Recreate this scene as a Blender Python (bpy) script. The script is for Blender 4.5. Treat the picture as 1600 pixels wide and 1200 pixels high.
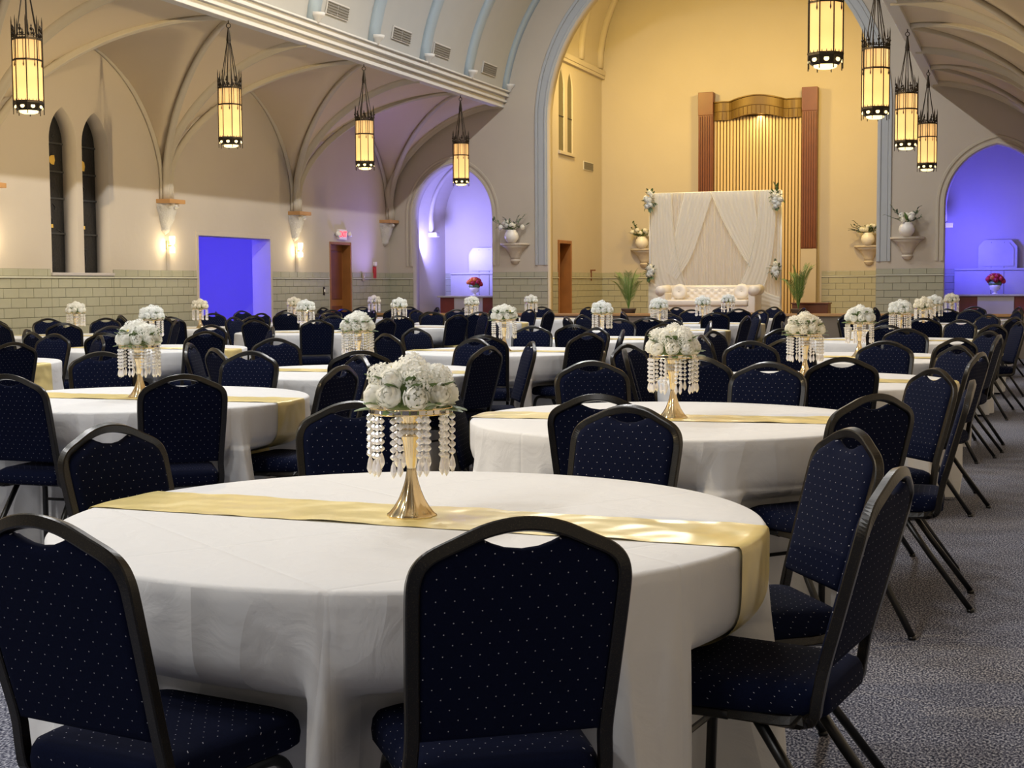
import bpy, bmesh, math, random
from mathutils import Vector, Matrix
R_ = math.radians
rnd = random.Random(7)
scene = bpy.context.scene
for o in list(bpy.data.objects): bpy.data.objects.remove(o)
COL = scene.collection

# ------------------------------------------------------------------ camera
HC = 1.357
FPX, YAW, PIT, ROLL = 2230.0, 0.3517, 0.0697, -0.0057
def make_camera():
    fw = Vector((-math.sin(YAW)*math.cos(PIT), math.cos(YAW)*math.cos(PIT), -math.sin(PIT)))
    r = Vector((math.cos(YAW), math.sin(YAW), 0)); u = r.cross(fw)
    r2 = r*math.cos(ROLL)+u*math.sin(ROLL); u2 = -r*math.sin(ROLL)+u*math.cos(ROLL)
    cd = bpy.data.cameras.new('camera'); cam = bpy.data.objects.new('camera', cd); COL.objects.link(cam)
    m = Matrix((r2, u2, -fw)).transposed().to_4x4(); m.translation = Vector((0, 0, HC))
    cam.matrix_world = m
    cd.sensor_width = 36; cd.lens = FPX/1600*36; cd.clip_start = 0.05; cd.clip_end = 200
    scene.camera = cam
make_camera()

# ------------------------------------------------------------------ world and exposure
w = bpy.data.worlds.new('world'); scene.world = w; w.use_nodes = True
w.node_tree.nodes['Background'].inputs[0].default_value = (0.02, 0.02, 0.022, 1)
w.node_tree.nodes['Background'].inputs[1].default_value = 0.3
vs = scene.view_settings
vs.view_transform = 'Standard'; vs.look = 'None'; vs.gamma = 1; vs.use_curve_mapping = False
vs.exposure = 0.0

# ------------------------------------------------------------------ large lights
NX = -6.12                 # nave axis
def light(name, kind, loc, power, color, size=0.1, sizey=None, target=None, spread=None, spot=None, blend=.5):
    ld = bpy.data.lights.new(name, kind); ld.energy = power; ld.color = color
    if kind == 'AREA':
        ld.size = size
        if sizey: ld.shape = 'RECTANGLE'; ld.size_y = sizey
        if spread: ld.spread = spread
    elif kind == 'SPOT':
        ld.spot_size = spot; ld.spot_blend = blend; ld.shadow_soft_size = size
    else: ld.shadow_soft_size = size
    o = bpy.data.objects.new(name, ld); COL.objects.link(o); o.location = loc
    if target is not None:
        o.rotation_euler = (Vector(target)-Vector(loc)).to_track_quat('-Z', 'Y').to_euler()
    return o
RIDGE_Z = 8.42
for i in range(9):
    y = -8.9+i*4.10
    light('ridge_light', 'AREA', (NX, y, RIDGE_Z-.04), 236, (1.0, .985, .965), .16, 1.6, target=(NX, y, 0))
# added unseen warm fill spots on each cornice, brightening opposite walls and vault
FILLS = [(x, y, d) for x, d in ((-2.12, -1), (-10.12, 1)) for y in (2.6, 8.9, 15.2)]
for x, y, d in FILLS:
    light('cornice_fill_spot', 'SPOT', (x+d*.02, y, 5.43), 2900, (1.0, .75, .38), .07, target=(NX+d*6.8, y+3.2, 3.7), spot=R_(58), blend=1)
# chancel: warm lamps behind the chancel arch
for sx in (-1, 1):
    light('chancel_light', 'AREA', (NX+sx*2.2, 28.15, 6.3), 172, (1.0, .67, .165), .7, .3, target=(NX-sx*.6, 32, 2.6))
# blue uplights of the two niches and of the side room
light('niche_light', 'AREA', (-12.22, 28.2, 2.05), 100, (.27, .27, 1.0), .3, .3, target=(-11.3, 29.75, 3.0))
light('niche_light', 'AREA', (-1.45, 28.2, 2.05), 72, (.10, .095, 1.0), .3, .3, target=(-.7, 29.75, 2.6))
light('side_room_light', 'AREA', (-14.4, 20.6, 2.3), 270, (.055, .045, 1.0), .5, .5, target=(-15.6, 22.2, .8))
# blue spill lamp that tints the end of the left aisle
light('aisle_uplight', 'SPOT', (-12.2, 27.0, .9), 230, (.34, .26, 1.0), .08, target=(-12.7, 25.9, 3.2), spot=R_(75), blend=1)

# ------------------------------------------------------------------ materials
MATS = {}
def nt_of(m): return m.node_tree.nodes, m.node_tree.links
def mat(name, color, rough=.6, metal=0, bump=0, bscale=40, var=0, vscale=3, spec=.5, emit=None, estr=0, trans=0, sheen=0, bdetail=3):
    m = bpy.data.materials.new(name); m.use_nodes = True
    N, L = nt_of(m); b = N['Principled BSDF']
    b.inputs['Base Color'].default_value = (*color, 1); b.inputs['Roughness'].default_value = rough
    b.inputs['Metallic'].default_value = metal; b.inputs['Specular IOR Level'].default_value = spec
    if trans: b.inputs['Transmission Weight'].default_value = trans
    if sheen: b.inputs['Sheen Weight'].default_value = sheen
    if emit: b.inputs['Emission Color'].default_value = (*emit, 1); b.inputs['Emission Strength'].default_value = estr
    tc = N.new('ShaderNodeTexCoord')
    if var:
        n = N.new('ShaderNodeTexNoise'); n.inputs['Scale'].default_value = vscale; n.inputs['Detail'].default_value = 4
        L.new(tc.outputs['Object'], n.inputs['Vector'])
        r = N.new('ShaderNodeMapRange'); r.inputs[3].default_value = 1-var; r.inputs[4].default_value = 1+var
        L.new(n.outputs['Fac'], r.inputs[0])
        mx = N.new('ShaderNodeMix'); mx.data_type = 'RGBA'; mx.blend_type = 'MULTIPLY'; mx.inputs[0].default_value = 1
        mx.inputs[6].default_value = (*color, 1); L.new(r.outputs[0], mx.inputs[7]); L.new(mx.outputs[2], b.inputs['Base Color'])
    if bump:
        n = N.new('ShaderNodeTexNoise'); n.inputs['Scale'].default_value = bscale; n.inputs['Detail'].default_value = bdetail
        L.new(tc.outputs['Object'], n.inputs['Vector'])
        bp = N.new('ShaderNodeBump'); bp.inputs['Strength'].default_value = bump; bp.inputs['Distance'].default_value = .02
        L.new(n.outputs['Fac'], bp.inputs['Height']); L.new(bp.outputs[0], b.inputs['Normal'])
    MATS[name] = m
    return m
mat('wall_paint', (.50, .445, .375), .8, bump=.12, bscale=9, var=.05, vscale=1.3)
mat('vault_paint', (.60, .50, .36), .85, var=.04, vscale=1.2)
mat('barrel_paint', (.40, .395, .375), .8, var=.04)
mat('rib_blue', (.32, .385, .43), .7, var=.05)
mat('rib_grey', (.50, .45, .365), .75, var=.05)
mat('moulding_blue', (.41, .43, .45), .7)
mat('cornice_white', (.60, .585, .56), .6)
mat('tile', (.38, .375, .28), .28, var=.10, vscale=6)
mat('grout', (.20, .20, .15), .9)
mat('ledge', (.52, .52, .43), .25)
mat('wood_red', (.155, .046, .014), .4, var=.25, vscale=5)
mat('wood_door', (.30, .12, .03), .4, var=.3, vscale=4)
mat('wood_tan', (.50, .27, .10), .5, var=.2, vscale=4)
mat('stage_face', (.20, .16, .12), .7, var=.1)
mat('stage_top', (.30, .2, .12), .6, var=.15)
mat('stone', (.60, .54, .46), .8, bump=.3, bscale=30)
mat('carved', (.60, .58, .54), .8, bump=.6, bscale=45)
mat('bronze', (.035, .026, .016), .45, .7)
mat('gold_grille', (.15, .088, .018), .45, .2)
mat('gold_slat', (.60, .45, .24), .45, 0)
mat('slat_gap', (.16, .09, .03), .8)
mat('gold', (.88, .72, .46), .13, 1)
mat('satin', (.86, .71, .30), .28, .12, bump=.9, bscale=7.5, spec=.9, bdetail=1)
mat('cloth', (.71, .715, .725), .85, sheen=.1)
mat('crystal', (.97, .96, 1.0), .03, 0, spec=1.0, trans=.4)
mat('mirror', (.9, .86, .8), .06, 1)
mat('petal', (.86, .87, .80), .6, var=.06, vscale=60)
mat('petal_cream', (.88, .82, .68), .6, var=.06, vscale=60)
mat('petal_ice', (.78, .84, .82), .6, var=.06, vscale=60)
mat('petal_centre', (.75, .62, .16), .6)
mat('leaf', (.10, .17, .045), .45, var=.35, vscale=30)
mat('leaf_grey', (.11, .16, .10), .5, var=.3, vscale=30)
mat('palm_leaf', (.12, .22, .05), .5, var=.35, vscale=12)
mat('red_flower', (.50, .03, .04), .55, var=.3, vscale=30)
mat('orange_flower', (.80, .25, .06), .55, var=.2, vscale=30)
mat('white_ceramic', (.80, .78, .74), .3)
mat('leatherette', (.80, .74, .66), .42, bump=.05, bscale=60)
mat('drape', (.84, .82, .76), .8)
mat('drape_sheer', (.86, .83, .74), .8)
mat('dark_glass', (.012, .012, .013), .25, bump=.6, bscale=25)
mat('lead', (.03, .03, .03), .6)
mat('stained_yellow', (.62, .40, .07), .4)
mat('stone_blue', (.50, .50, .52), .6)
mat('frosted_pane', (.13, .115, .07), .5)
mat('vent_grey', (.20, .19, .17), .6)
mat('vent_frame', (.55, .53, .5), .6)
mat('marble_red', (.17, .035, .03), .3, var=.3, vscale=8)
mat('marble_pale', (.46, .43, .42), .4, var=.1, vscale=5)
mat('plate', (.5, .42, .25), .4, .5)
mat('white_plastic', (.75, .74, .72), .4)
mat('exit_box', (.8, .75, .74), .5)
mat('exit_red', (.8, .02, .03), .5, emit=(1, .05, .08), estr=2.2)
mat('bulb', (1, .9, .7), .4, emit=(1, .78, .42), estr=7)
mat('down_glow', (1, .9, .6), .4, emit=(1, .76, .34), estr=2.2)
mat('fixture', (.3, .3, .3), .5, .5)
mat('cup', (.85, .87, .9), .2, trans=.5)
mat('pot', (.10, .07, .05), .6)
mat('frame_black', (.004, .004, .004), .32, .0, spec=.45)

def glass_mat():
    m = bpy.data.materials.new('lamp_glass'); m.use_nodes = True
    N, L = nt_of(m); N.remove(N['Principled BSDF']); out = N['Material Output']
    t = N.new('ShaderNodeBsdfTranslucent'); t.inputs[0].default_value = (1.0, .76, .42, 1)
    d = N.new('ShaderNodeBsdfDiffuse'); d.inputs[0].default_value = (.8, .62, .36, 1)
    e = N.new('ShaderNodeEmission'); e.inputs[0].default_value = (1, .58, .24, 1); e.inputs[1].default_value = .30
    mx = N.new('ShaderNodeMixShader'); mx.inputs[0].default_value = .3
    L.new(t.outputs[0], mx.inputs[1]); L.new(d.outputs[0], mx.inputs[2])
    a = N.new('ShaderNodeAddShader'); L.new(mx.outputs[0], a.inputs[0]); L.new(e.outputs[0], a.inputs[1])
    L.new(a.outputs[0], out.inputs[0]); MATS['lamp_glass'] = m
glass_mat()
def soft_petal(name, col):
    m = bpy.data.materials.new(name); m.use_nodes = True
    N, L = nt_of(m); N.remove(N['Principled BSDF']); out = N['Material Output']
    d = N.new('ShaderNodeBsdfDiffuse'); d.inputs[0].default_value = (*col, 1)
    t = N.new('ShaderNodeBsdfTranslucent'); t.inputs[0].default_value = (*col, 1)
    mx = N.new('ShaderNodeMixShader'); mx.inputs[0].default_value = .42
    L.new(d.outputs[0], mx.inputs[1]); L.new(t.outputs[0], mx.inputs[2]); L.new(mx.outputs[0], out.inputs[0]); MATS[name] = m
soft_petal('petal', (.985, .985, .95)); soft_petal('petal_cream', (.985, .96, .87)); soft_petal('petal_ice', (.97, .985, .975))
soft_petal('drape', (.86, .84, .78))
def sheer(name, col, fac):
    m = bpy.data.materials.new(name); m.use_nodes = True
    N, L = nt_of(m); N.remove(N['Principled BSDF']); out = N['Material Output']
    d = N.new('ShaderNodeBsdfDiffuse'); d.inputs[0].default_value = (*col, 1)
    t = N.new('ShaderNodeBsdfTransparent'); mx = N.new('ShaderNodeMixShader'); mx.inputs[0].default_value = fac
    L.new(d.outputs[0], mx.inputs[1]); L.new(t.outputs[0], mx.inputs[2]); L.new(mx.outputs[0], out.inputs[0]); MATS[name] = m
sheer('drape_sheer', (.90, .87, .78), .45)
def cloth_creases():
    m = MATS['cloth']; N, L = nt_of(m); b = N['Principled BSDF']; tc = N.new('ShaderNodeTexCoord')
    mp = N.new('ShaderNodeMapping'); mp.inputs['Rotation'].default_value = (0, 0, .62); L.new(tc.outputs['Object'], mp.inputs[0])
    sp = N.new('ShaderNodeSeparateXYZ'); L.new(mp.outputs[0], sp.inputs[0])
    def M(op, a, bb=0.):
        n = N.new('ShaderNodeMath'); n.operation = op
        for i, v in enumerate((a, bb)):
            if isinstance(v, (int, float)): n.inputs[i].default_value = v
            else: L.new(v, n.inputs[i])
        return n.outputs[0]
    def line(c, per):
        f = M('ABSOLUTE', M('SUBTRACT', M('FRACT', M('ADD', M('DIVIDE', c, per), 8.31)), .5)); return M('SMOOTH_MIN', M('MULTIPLY', f, per*90), 1.)
    h = M('MULTIPLY', line(sp.outputs[0], .58), line(sp.outputs[1], .74))
    nz = N.new('ShaderNodeTexNoise'); nz.inputs['Scale'].default_value = 9; nz.inputs['Detail'].default_value = 4; nz.inputs['Distortion'].default_value = 1.2; L.new(tc.outputs['Object'], nz.inputs['Vector'])
    hh = M('ADD', M('MULTIPLY', h, .35), M('MULTIPLY', nz.outputs['Fac'], .9))
    m2 = N.new('ShaderNodeMapping'); m2.inputs['Scale'].default_value = (5.5, 5.5, 1.6); m2.inputs['Rotation'].default_value = (.35, .25, 0); L.new(tc.outputs['Object'], m2.inputs[0])
    n3 = N.new('ShaderNodeTexNoise'); n3.inputs['Scale'].default_value = 1; n3.inputs['Detail'].default_value = 0; n3.inputs['Distortion'].default_value = .5; L.new(m2.outputs[0], n3.inputs['Vector'])
    s3 = N.new('ShaderNodeSeparateXYZ'); L.new(tc.outputs['Object'], s3.inputs[0])
    side_ = M('LESS_THAN', s3.outputs[2], .742)
    ridge = M('SUBTRACT', 1., M('ABSOLUTE', M('MULTIPLY', M('SUBTRACT', n3.outputs['Fac'], .5), 5.)))
    hh = M('ADD', hh, M('MULTIPLY', M('MULTIPLY', ridge, side_), 1.1))
    bp = N.new('ShaderNodeBump'); bp.inputs['Strength'].default_value = .36; bp.inputs['Distance'].default_value = .014
    L.new(hh, bp.inputs['Height']); L.new(bp.outputs[0], b.inputs['Normal'])
cloth_creases()
def speckled_frame():
    m = mat('frame', (.018, .014, .010), .30, .0, spec=.45)
    N, L = nt_of(m); b = N['Principled BSDF']; tc = N.new('ShaderNodeTexCoord')
    n = N.new('ShaderNodeTexNoise'); n.inputs['Scale'].default_value = 420; n.inputs['Detail'].default_value = 2
    L.new(tc.outputs['Object'], n.inputs['Vector'])
    cr = N.new('ShaderNodeValToRGB'); cr.color_ramp.elements[0].position = .55; cr.color_ramp.elements[0].color = (.0035, .003, .0025, 1)
    cr.color_ramp.elements[1].position = .74; cr.color_ramp.elements[1].color = (.045, .032, .017, 1)
    L.new(n.outputs['Fac'], cr.inputs[0]); L.new(cr.outputs[0], b.inputs['Base Color'])
speckled_frame()
def dotted(name, seat):
    m = mat(name, (.006, .011, .05), .95, spec=.12)
    N, L = nt_of(m); b = N['Principled BSDF']
    tc = N.new('ShaderNodeTexCoord'); sp = N.new('ShaderNodeSeparateXYZ'); L.new(tc.outputs['Object'], sp.inputs[0])
    def math_(op, a, bb=None):
        n = N.new('ShaderNodeMath'); n.operation = op
        for i, v in enumerate((a, bb)):
            if v is None: continue
            if isinstance(v, (int, float)): n.inputs[i].default_value = v
            else: L.new(v, n.inputs[i])
        return n.outputs[0]
    if seat:
        u = math_('ADD', sp.outputs[0], sp.outputs[2]); v = math_('SUBTRACT', sp.outputs[1], sp.outputs[2])
    else: u, v = sp.outputs[0], sp.outputs[2]
    A, B = .0345, .043
    def lat(off):
        fu = math_('MULTIPLY', math_('SUBTRACT', math_('FRACT', math_('ADD', math_('DIVIDE', u, A), off+8)), .5), A)
        fv = math_('MULTIPLY', math_('SUBTRACT', math_('FRACT', math_('ADD', math_('DIVIDE', v, B), off+8)), .5), B)
        return math_('SQRT', math_('ADD', math_('MULTIPLY', fu, fu), math_('MULTIPLY', fv, fv)))
    d = math_('MINIMUM', lat(.0), lat(.5))
    f = math_('LESS_THAN', d, .00122)
    nz = N.new('ShaderNodeTexNoise'); nz.inputs['Scale'].default_value = 300; L.new(tc.outputs['Object'], nz.inputs['Vector'])
    cr = N.new('ShaderNodeValToRGB'); cr.color_ramp.elements[0].color = (.0011, .0022, .0105, 1); cr.color_ramp.elements[1].color = (.0030, .0062, .028, 1)
    L.new(nz.outputs['Fac'], cr.inputs[0])
    mx = N.new('ShaderNodeMix'); mx.data_type = 'RGBA'; L.new(f, mx.inputs[0]); L.new(cr.outputs[0], mx.inputs[6]); mx.inputs[7].default_value = (.42, .42, .48, 1)
    L.new(mx.outputs[2], b.inputs['Base Color'])
dotted('navy_back', False); dotted('navy_seat', True)
def carpet():
    m = mat('carpet', (.1, .1, .12), .97, spec=.1)
    N, L = nt_of(m); b = N['Principled BSDF']; tc = N.new('ShaderNodeTexCoord')
    mp = N.new('ShaderNodeMapping'); mp.inputs['Rotation'].default_value = (0, 0, .35); mp.inputs['Scale'].default_value = (150, 70, 1); L.new(tc.outputs['Object'], mp.inputs[0])
    n = N.new('ShaderNodeTexNoise'); n.inputs['Scale'].default_value = 1; n.inputs['Detail'].default_value = 2; L.new(mp.outputs[0], n.inputs['Vector'])
    cr = N.new('ShaderNodeValToRGB'); E = cr.color_ramp.elements
    E[0].position = .36; E[0].color = (.022, .026, .045, 1); E[1].position = .68; E[1].color = (.45, .46, .51, 1)
    e = E.new(.5); e.color = (.125, .13, .175, 1)
    L.new(n.outputs['Fac'], cr.inputs[0])
    n2 = N.new('ShaderNodeTexNoise'); n2.inputs['Scale'].default_value = 2.2; n2.inputs['Detail'].default_value = 5; L.new(tc.outputs['Object'], n2.inputs['Vector'])
    r = N.new('ShaderNodeMapRange'); r.inputs[3].default_value = .82; r.inputs[4].default_value = 1.18; L.new(n2.outputs['Fac'], r.inputs[0])
    mx = N.new('ShaderNodeMix'); mx.data_type = 'RGBA'; mx.blend_type = 'MULTIPLY'; mx.inputs[0].default_value = 1
    L.new(cr.outputs[0], mx.inputs[6]); L.new(r.outputs[0], mx.inputs[7]); L.new(mx.outputs[2], b.inputs['Base Color'])
    bp = N.new('ShaderNodeBump'); bp.inputs['Strength'].default_value = .6; bp.inputs['Distance'].default_value = .004
    L.new(n.outputs['Fac'], bp.inputs['Height']); L.new(bp.outputs[0], b.inputs['Normal'])
carpet()

# ------------------------------------------------------------------ mesh helpers
def tomesh(bm, m, smooth=False, name='mesh'):
    me = bpy.data.meshes.new(name); bm.normal_update(); bm.to_mesh(me); bm.free()
    if m: me.materials.append(MATS[m])
    if smooth:
        for p in me.polygons: p.use_smooth = True
    return me
def obj(name, me, parent=None, loc=None, rot=None, label=None):
    o = bpy.data.objects.new(name, me); COL.objects.link(o)
    if parent: o.parent = parent
    if loc is not None: o.location = loc
    if rot is not None: o.rotation_euler = rot
    if label: o['label'] = label
    return o
def mobj(name, bm, m, parent=None, smooth=False, loc=None, rot=None, label=None):
    return obj(name, tomesh(bm, m, smooth, name), parent, loc, rot, label)
def struct(o): o['kind'] = 'structure'; return o
def tag(o, label, cat, group=None):
    o['label'] = label; o['category'] = cat
    if group: o['group'] = group
    return o
def thing(name, label, cat, loc=(0, 0, 0), rz=0, group=None):
    o = bpy.data.objects.new(name, None); COL.objects.link(o); o.location = loc; o.rotation_euler = (0, 0, rz); o.empty_display_size = .1
    return tag(o, label, cat, group)
def box(bm, x0, x1, y0, y1, z0, z1, bev=0):
    b2 = bmesh.new()
    vs_ = [b2.verts.new((x, y, z)) for z in (z0, z1) for y in (y0, y1) for x in (x0, x1)]
    for f in ((0, 2, 3, 1), (4, 5, 7, 6), (0, 1, 5, 4), (2, 6, 7, 3), (0, 4, 6, 2), (1, 3, 7, 5)): b2.faces.new([vs_[i] for i in f])
    if bev: bmesh.ops.bevel(b2, geom=b2.edges[:], offset=bev, segments=2, affect='EDGES', profile=.6)
    merge(bm, b2)
    return bm
def merge(bm, b2, mtx=None):
    if mtx is not None: bmesh.ops.transform(b2, matrix=mtx, verts=b2.verts[:])
    b2.verts.index_update(); mp = [bm.verts.new(v.co) for v in b2.verts]
    for f in b2.faces:
        try: nf = bm.faces.new([mp[v.index] for v in f.verts]); nf.smooth = f.smooth
        except ValueError: pass
    b2.free()
def boxm(x0, x1, y0, y1, z0, z1, bev=0): return box(bmesh.new(), x0, x1, y0, y1, z0, z1, bev)
def lathe(bm, prof, seg=24, cx=0, cy=0, cz=0, ax='z', flute=0, nfl=0, cap=True):
    rings = []
    for r, z in prof:
        ring = []
        for i in range(seg):
            a = 2*math.pi*i/seg; rr = r*(1+flute*math.cos(nfl*a)) if flute else r
            ring.append(bm.verts.new((cx+rr*math.cos(a), cy+rr*math.sin(a), cz+z)))
        rings.append(ring)
    for a, b in zip(rings, rings[1:]):
        for i in range(seg):
            j = (i+1) % seg; bm.faces.new((a[i], a[j], b[j], b[i]))
    if cap:
        if prof[0][0] > 1e-4: bm.faces.new(rings[0][::-1])
        if prof[-1][0] > 1e-4: bm.faces.new(rings[-1])
    return bm
def catmull(pts, n=6, closed=False):
    P = [Vector(p) for p in pts]; out = []
    m = len(P); rng = range(m if closed else m-1)
    for i in rng:
        if closed: p0, p1, p2, p3 = P[(i-1) % m], P[i], P[(i+1) % m], P[(i+2) % m]
        else: p0, p1, p2, p3 = P[max(i-1, 0)], P[i], P[i+1], P[min(i+2, m-1)]
        for k in range(n):
            t = k/n
            out.append(.5*((2*p1)+(-p0+p2)*t+(2*p0-5*p1+4*p2-p3)*t*t+(-p0+3*p1-3*p2+p3)*t**3))
    if not closed: out.append(P[-1])
    return out
def sweep(bm, path, prof, up=(0, 0, 1), closed=False, caps=True):
    """prof: list of (a,b) in the (side, up) frame."""
    P = [Vector(p) for p in path]; n = len(P); rings = []; up = Vector(up)
    for i in range(n):
        if closed: t = P[(i+1) % n]-P[i-1]
        else: t = P[min(i+1, n-1)]-P[max(i-1, 0)]
        t.normalize(); s = t.cross(up)
        if s.length < 1e-5: s = t.cross(Vector((1, 0, 0)))
        s.normalize(); u = s.cross(t)
        rings.append([bm.verts.new(P[i]+s*a+u*b) for a, b in prof])
    k = len(prof)
    for i in range(n if closed else n-1):
        a, b = rings[i], rings[(i+1) % n]
        for j in range(k): bm.faces.new((a[j], a[(j+1) % k], b[(j+1) % k], b[j]))
    if caps and not closed: bm.faces.new(rings[0][::-1]); bm.faces.new(rings[-1])
    return bm
def circ(r, n=8): return [(r*math.cos(2*math.pi*i/n), r*math.sin(2*math.pi*i/n)) for i in range(n)]
def rrect(a, b, c):
    return [(-a+c, -b), (a-c, -b), (a, -b+c), (a, b-c), (a-c, b), (-a+c, b), (-a, b-c), (-a, -b+c)]
def fill_poly(outer, holes, thick):
    """flat polygon (u,v) with holes, extruded along +w. returns bmesh in (u,v,w)"""
    cu = bpy.data.curves.new('tmp', 'CURVE'); cu.dimensions = '2D'; cu.fill_mode = 'BOTH'; cu.extrude = thick/2
    for loop in [outer]+list(holes):
        s = cu.splines.new('POLY'); s.points.add(len(loop)-1); s.use_cyclic_u = True
        for p, q in zip(s.points, loop): p.co = (q[0], q[1], 0, 1)
    o = bpy.data.objects.new('tmp', cu); COL.objects.link(o)
    dg = bpy.context.evaluated_depsgraph_get(); dg.update()
    me = bpy.data.meshes.new_from_object(o.evaluated_get(dg)); bm = bmesh.new(); bm.from_mesh(me)
    bpy.data.objects.remove(o); bpy.data.curves.remove(cu); bpy.data.meshes.remove(me)
    bmesh.ops.translate(bm, vec=(0, 0, thick/2), verts=bm.verts[:])
    bmesh.ops.remove_doubles(bm, verts=bm.verts[:], dist=1e-4)
    return bm
def map_bm(bm, f):
    for v in bm.verts: v.co = Vector(f(*v.co))
    bmesh.ops.recalc_face_normals(bm, faces=bm.faces[:])
    return bm
def pointed(cx, hw, z0, rise, n=10):
    """pointed arch, left spring to right spring, list of (x,z)"""
    c = (rise*rise-hw*hw)/(2*hw)
    if c < 0:                       # depressed: ellipse like
        L = [(cx-hw*math.cos(t*math.pi/2/n), z0+rise*math.sin(t*math.pi/2/n)) for t in range(n+1)]
    else:
        r = hw+c; a1 = math.acos(c/r)
        L = [(cx+c-r*math.cos(a1*t/n), z0+r*math.sin(a1*t/n)) for t in range(n+1)]
    Rr = [(2*cx-x, z) for x, z in L[:-1]][::-1]
    return L+Rr
def arch_loop(cx, hw, zb, z0, rise, n=10):
    return [(cx-hw, zb)]+pointed(cx, hw, z0, rise, n)+[(cx+hw, zb)]
def round_arch(cx, r, z0, n=24, squash=1.0):
    return [(cx-r*math.cos(math.pi*i/n), z0+r*squash*math.sin(math.pi*i/n)) for i in range(n+1)]

# ------------------------------------------------------------------ the room shell
WL, WR = -12.95, .72            # side walls
CL, CR = -10.38, -1.86          # nave edges (cornice)
YF, YB = 27.75, -10.0            # front and back walls
STG, STY = .68, 26.5            # stage floor and stage front
CHL, CHR, CHB = -9.5, -2.74, 32.0   # chancel walls
NICHE = (-11.5, -.72); NHW = .90; NSP, NRISE = 2.78, 1.08; NB = 29.75
BAY = 4.19; PIERS = [15.2, 19.4, 23.6, 27.72]

struct(mobj('floor', boxm(WL-4, WR+.4, YB-.3, YF+.2, -.12, 0), 'carpet'))
# stage
st = struct(mobj('stage_floor', boxm(WL, WR, STY+.05, CHB, STG-.08, STG), 'stage_top'))
bm = boxm(WL, WR, STY, STY+.05, 0, .74)
o = struct(mobj('stage_front', bm, 'stage_face'))
mobj('stage_lip', boxm(WL, WR, STY-.035, STY+.08, .74, .79, .008), 'wood_tan', o)
for i in range(12):
    x = WL+.6+i*1.12; mobj('stage_batten', boxm(x, x+.03, STY-.012, STY, .0, .74), 'stage_face', o)

# left wall with two lancet windows, the side-room doorway and the exit door
WIN = [(16.92, .30), (17.66, .31)]
DOOR = (20.32, 22.70, 2.21); EXITD = (25.02, 25.92, 2.19)
outer = [(YB, 0), (DOOR[0], 0), (DOOR[0], DOOR[2]), (DOOR[1], DOOR[2]), (DOOR[1], 0), (EXITD[0], 0), (EXITD[0], EXITD[2]), (EXITD[1], EXITD[2]), (EXITD[1], 0), (YF+.1, 0), (YF+.1, 5.4), (YB, 5.4)]
holes = [arch_loop(c, hw, 1.56, 3.40, .49) for c, hw in WIN]
bm = fill_poly(outer, holes, .34); map_bm(bm, lambda u, v, t: (WL-t, u, v))
wall_left = struct(mobj('wall_left', bm, 'wall_paint'))
struct(mobj('wall_right', boxm(WR, WR+.2, YB, NB, 0, 5.4), 'wall_paint'))
struct(mobj('wall_back', boxm(WL-.3, WR+.3, YB-.2, YB, 0, 9.2), 'wall_paint'))
# front wall with the chancel arch and the two niches
ARC_R, ARC_Z = 3.27, 4.66
front_out = [(WL-.3, 0), (WR+.3, 0), (WR+.3, 9.4), (WL-.3, 9.4)]
def chancel_loop(r, zb): return [(NX-r, zb)]+round_arch(NX, r, ARC_Z, 40, 1.02)+[(NX+r, zb)]
holes = [chancel_loop(ARC_R, STG)]+[arch_loop(c, NHW, STG, NSP, NRISE, 14) for c in NICHE]
bm = fill_poly(front_out, holes, .32); map_bm(bm, lambda u, v, t: (u, YF+t, v))
wall_front = struct(mobj('wall_front', bm, 'wall_paint'))
TR = [0]
def trim(bm, m, smooth=False, parent=None):
    TR[0] += 1; return struct(mobj('trim_%d' % TR[0], bm, m, parent, smooth))
# mouldings round the chancel arch: three stepped bands
for k, (r, wd, dp) in enumerate(((ARC_R+.10, .10, .012), (ARC_R+.05, .022, .03), (ARC_R+.235, .03, .03))):
    path = [(NX-r, YF, 1.75)]+[(NX-r, YF, z) for z in (2.5, 3.5, 4.3)]+[(x, YF, z) for x, z in round_arch(NX, r, ARC_Z, 40, 1.02)]+[(NX+r, YF, z) for z in (4.3, 3.5, 2.5, 1.75)]
    bm = bmesh.new(); sweep(bm, path, rrect(wd, dp, .008), up=(0, -1, 0)); trim(bm, 'moulding_blue', False)
for c in NICHE:
    for k, (r, dp) in enumerate(((.035, .03), (.13, .02))):
        path = [(c-NHW-r, YF, 1.75), (c-NHW-r, YF, 2.3)]+[(x, YF, z) for x, z in pointed(c, NHW+r, NSP, NRISE+r*1.15, 16)]+[(c+NHW+r, YF, 2.3), (c+NHW+r, YF, 1.75)]
        bm = bmesh.new(); sweep(bm, path, rrect(.03, dp, .01), up=(0, -1, 0)); trim(bm, 'rib_grey', False)
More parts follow.
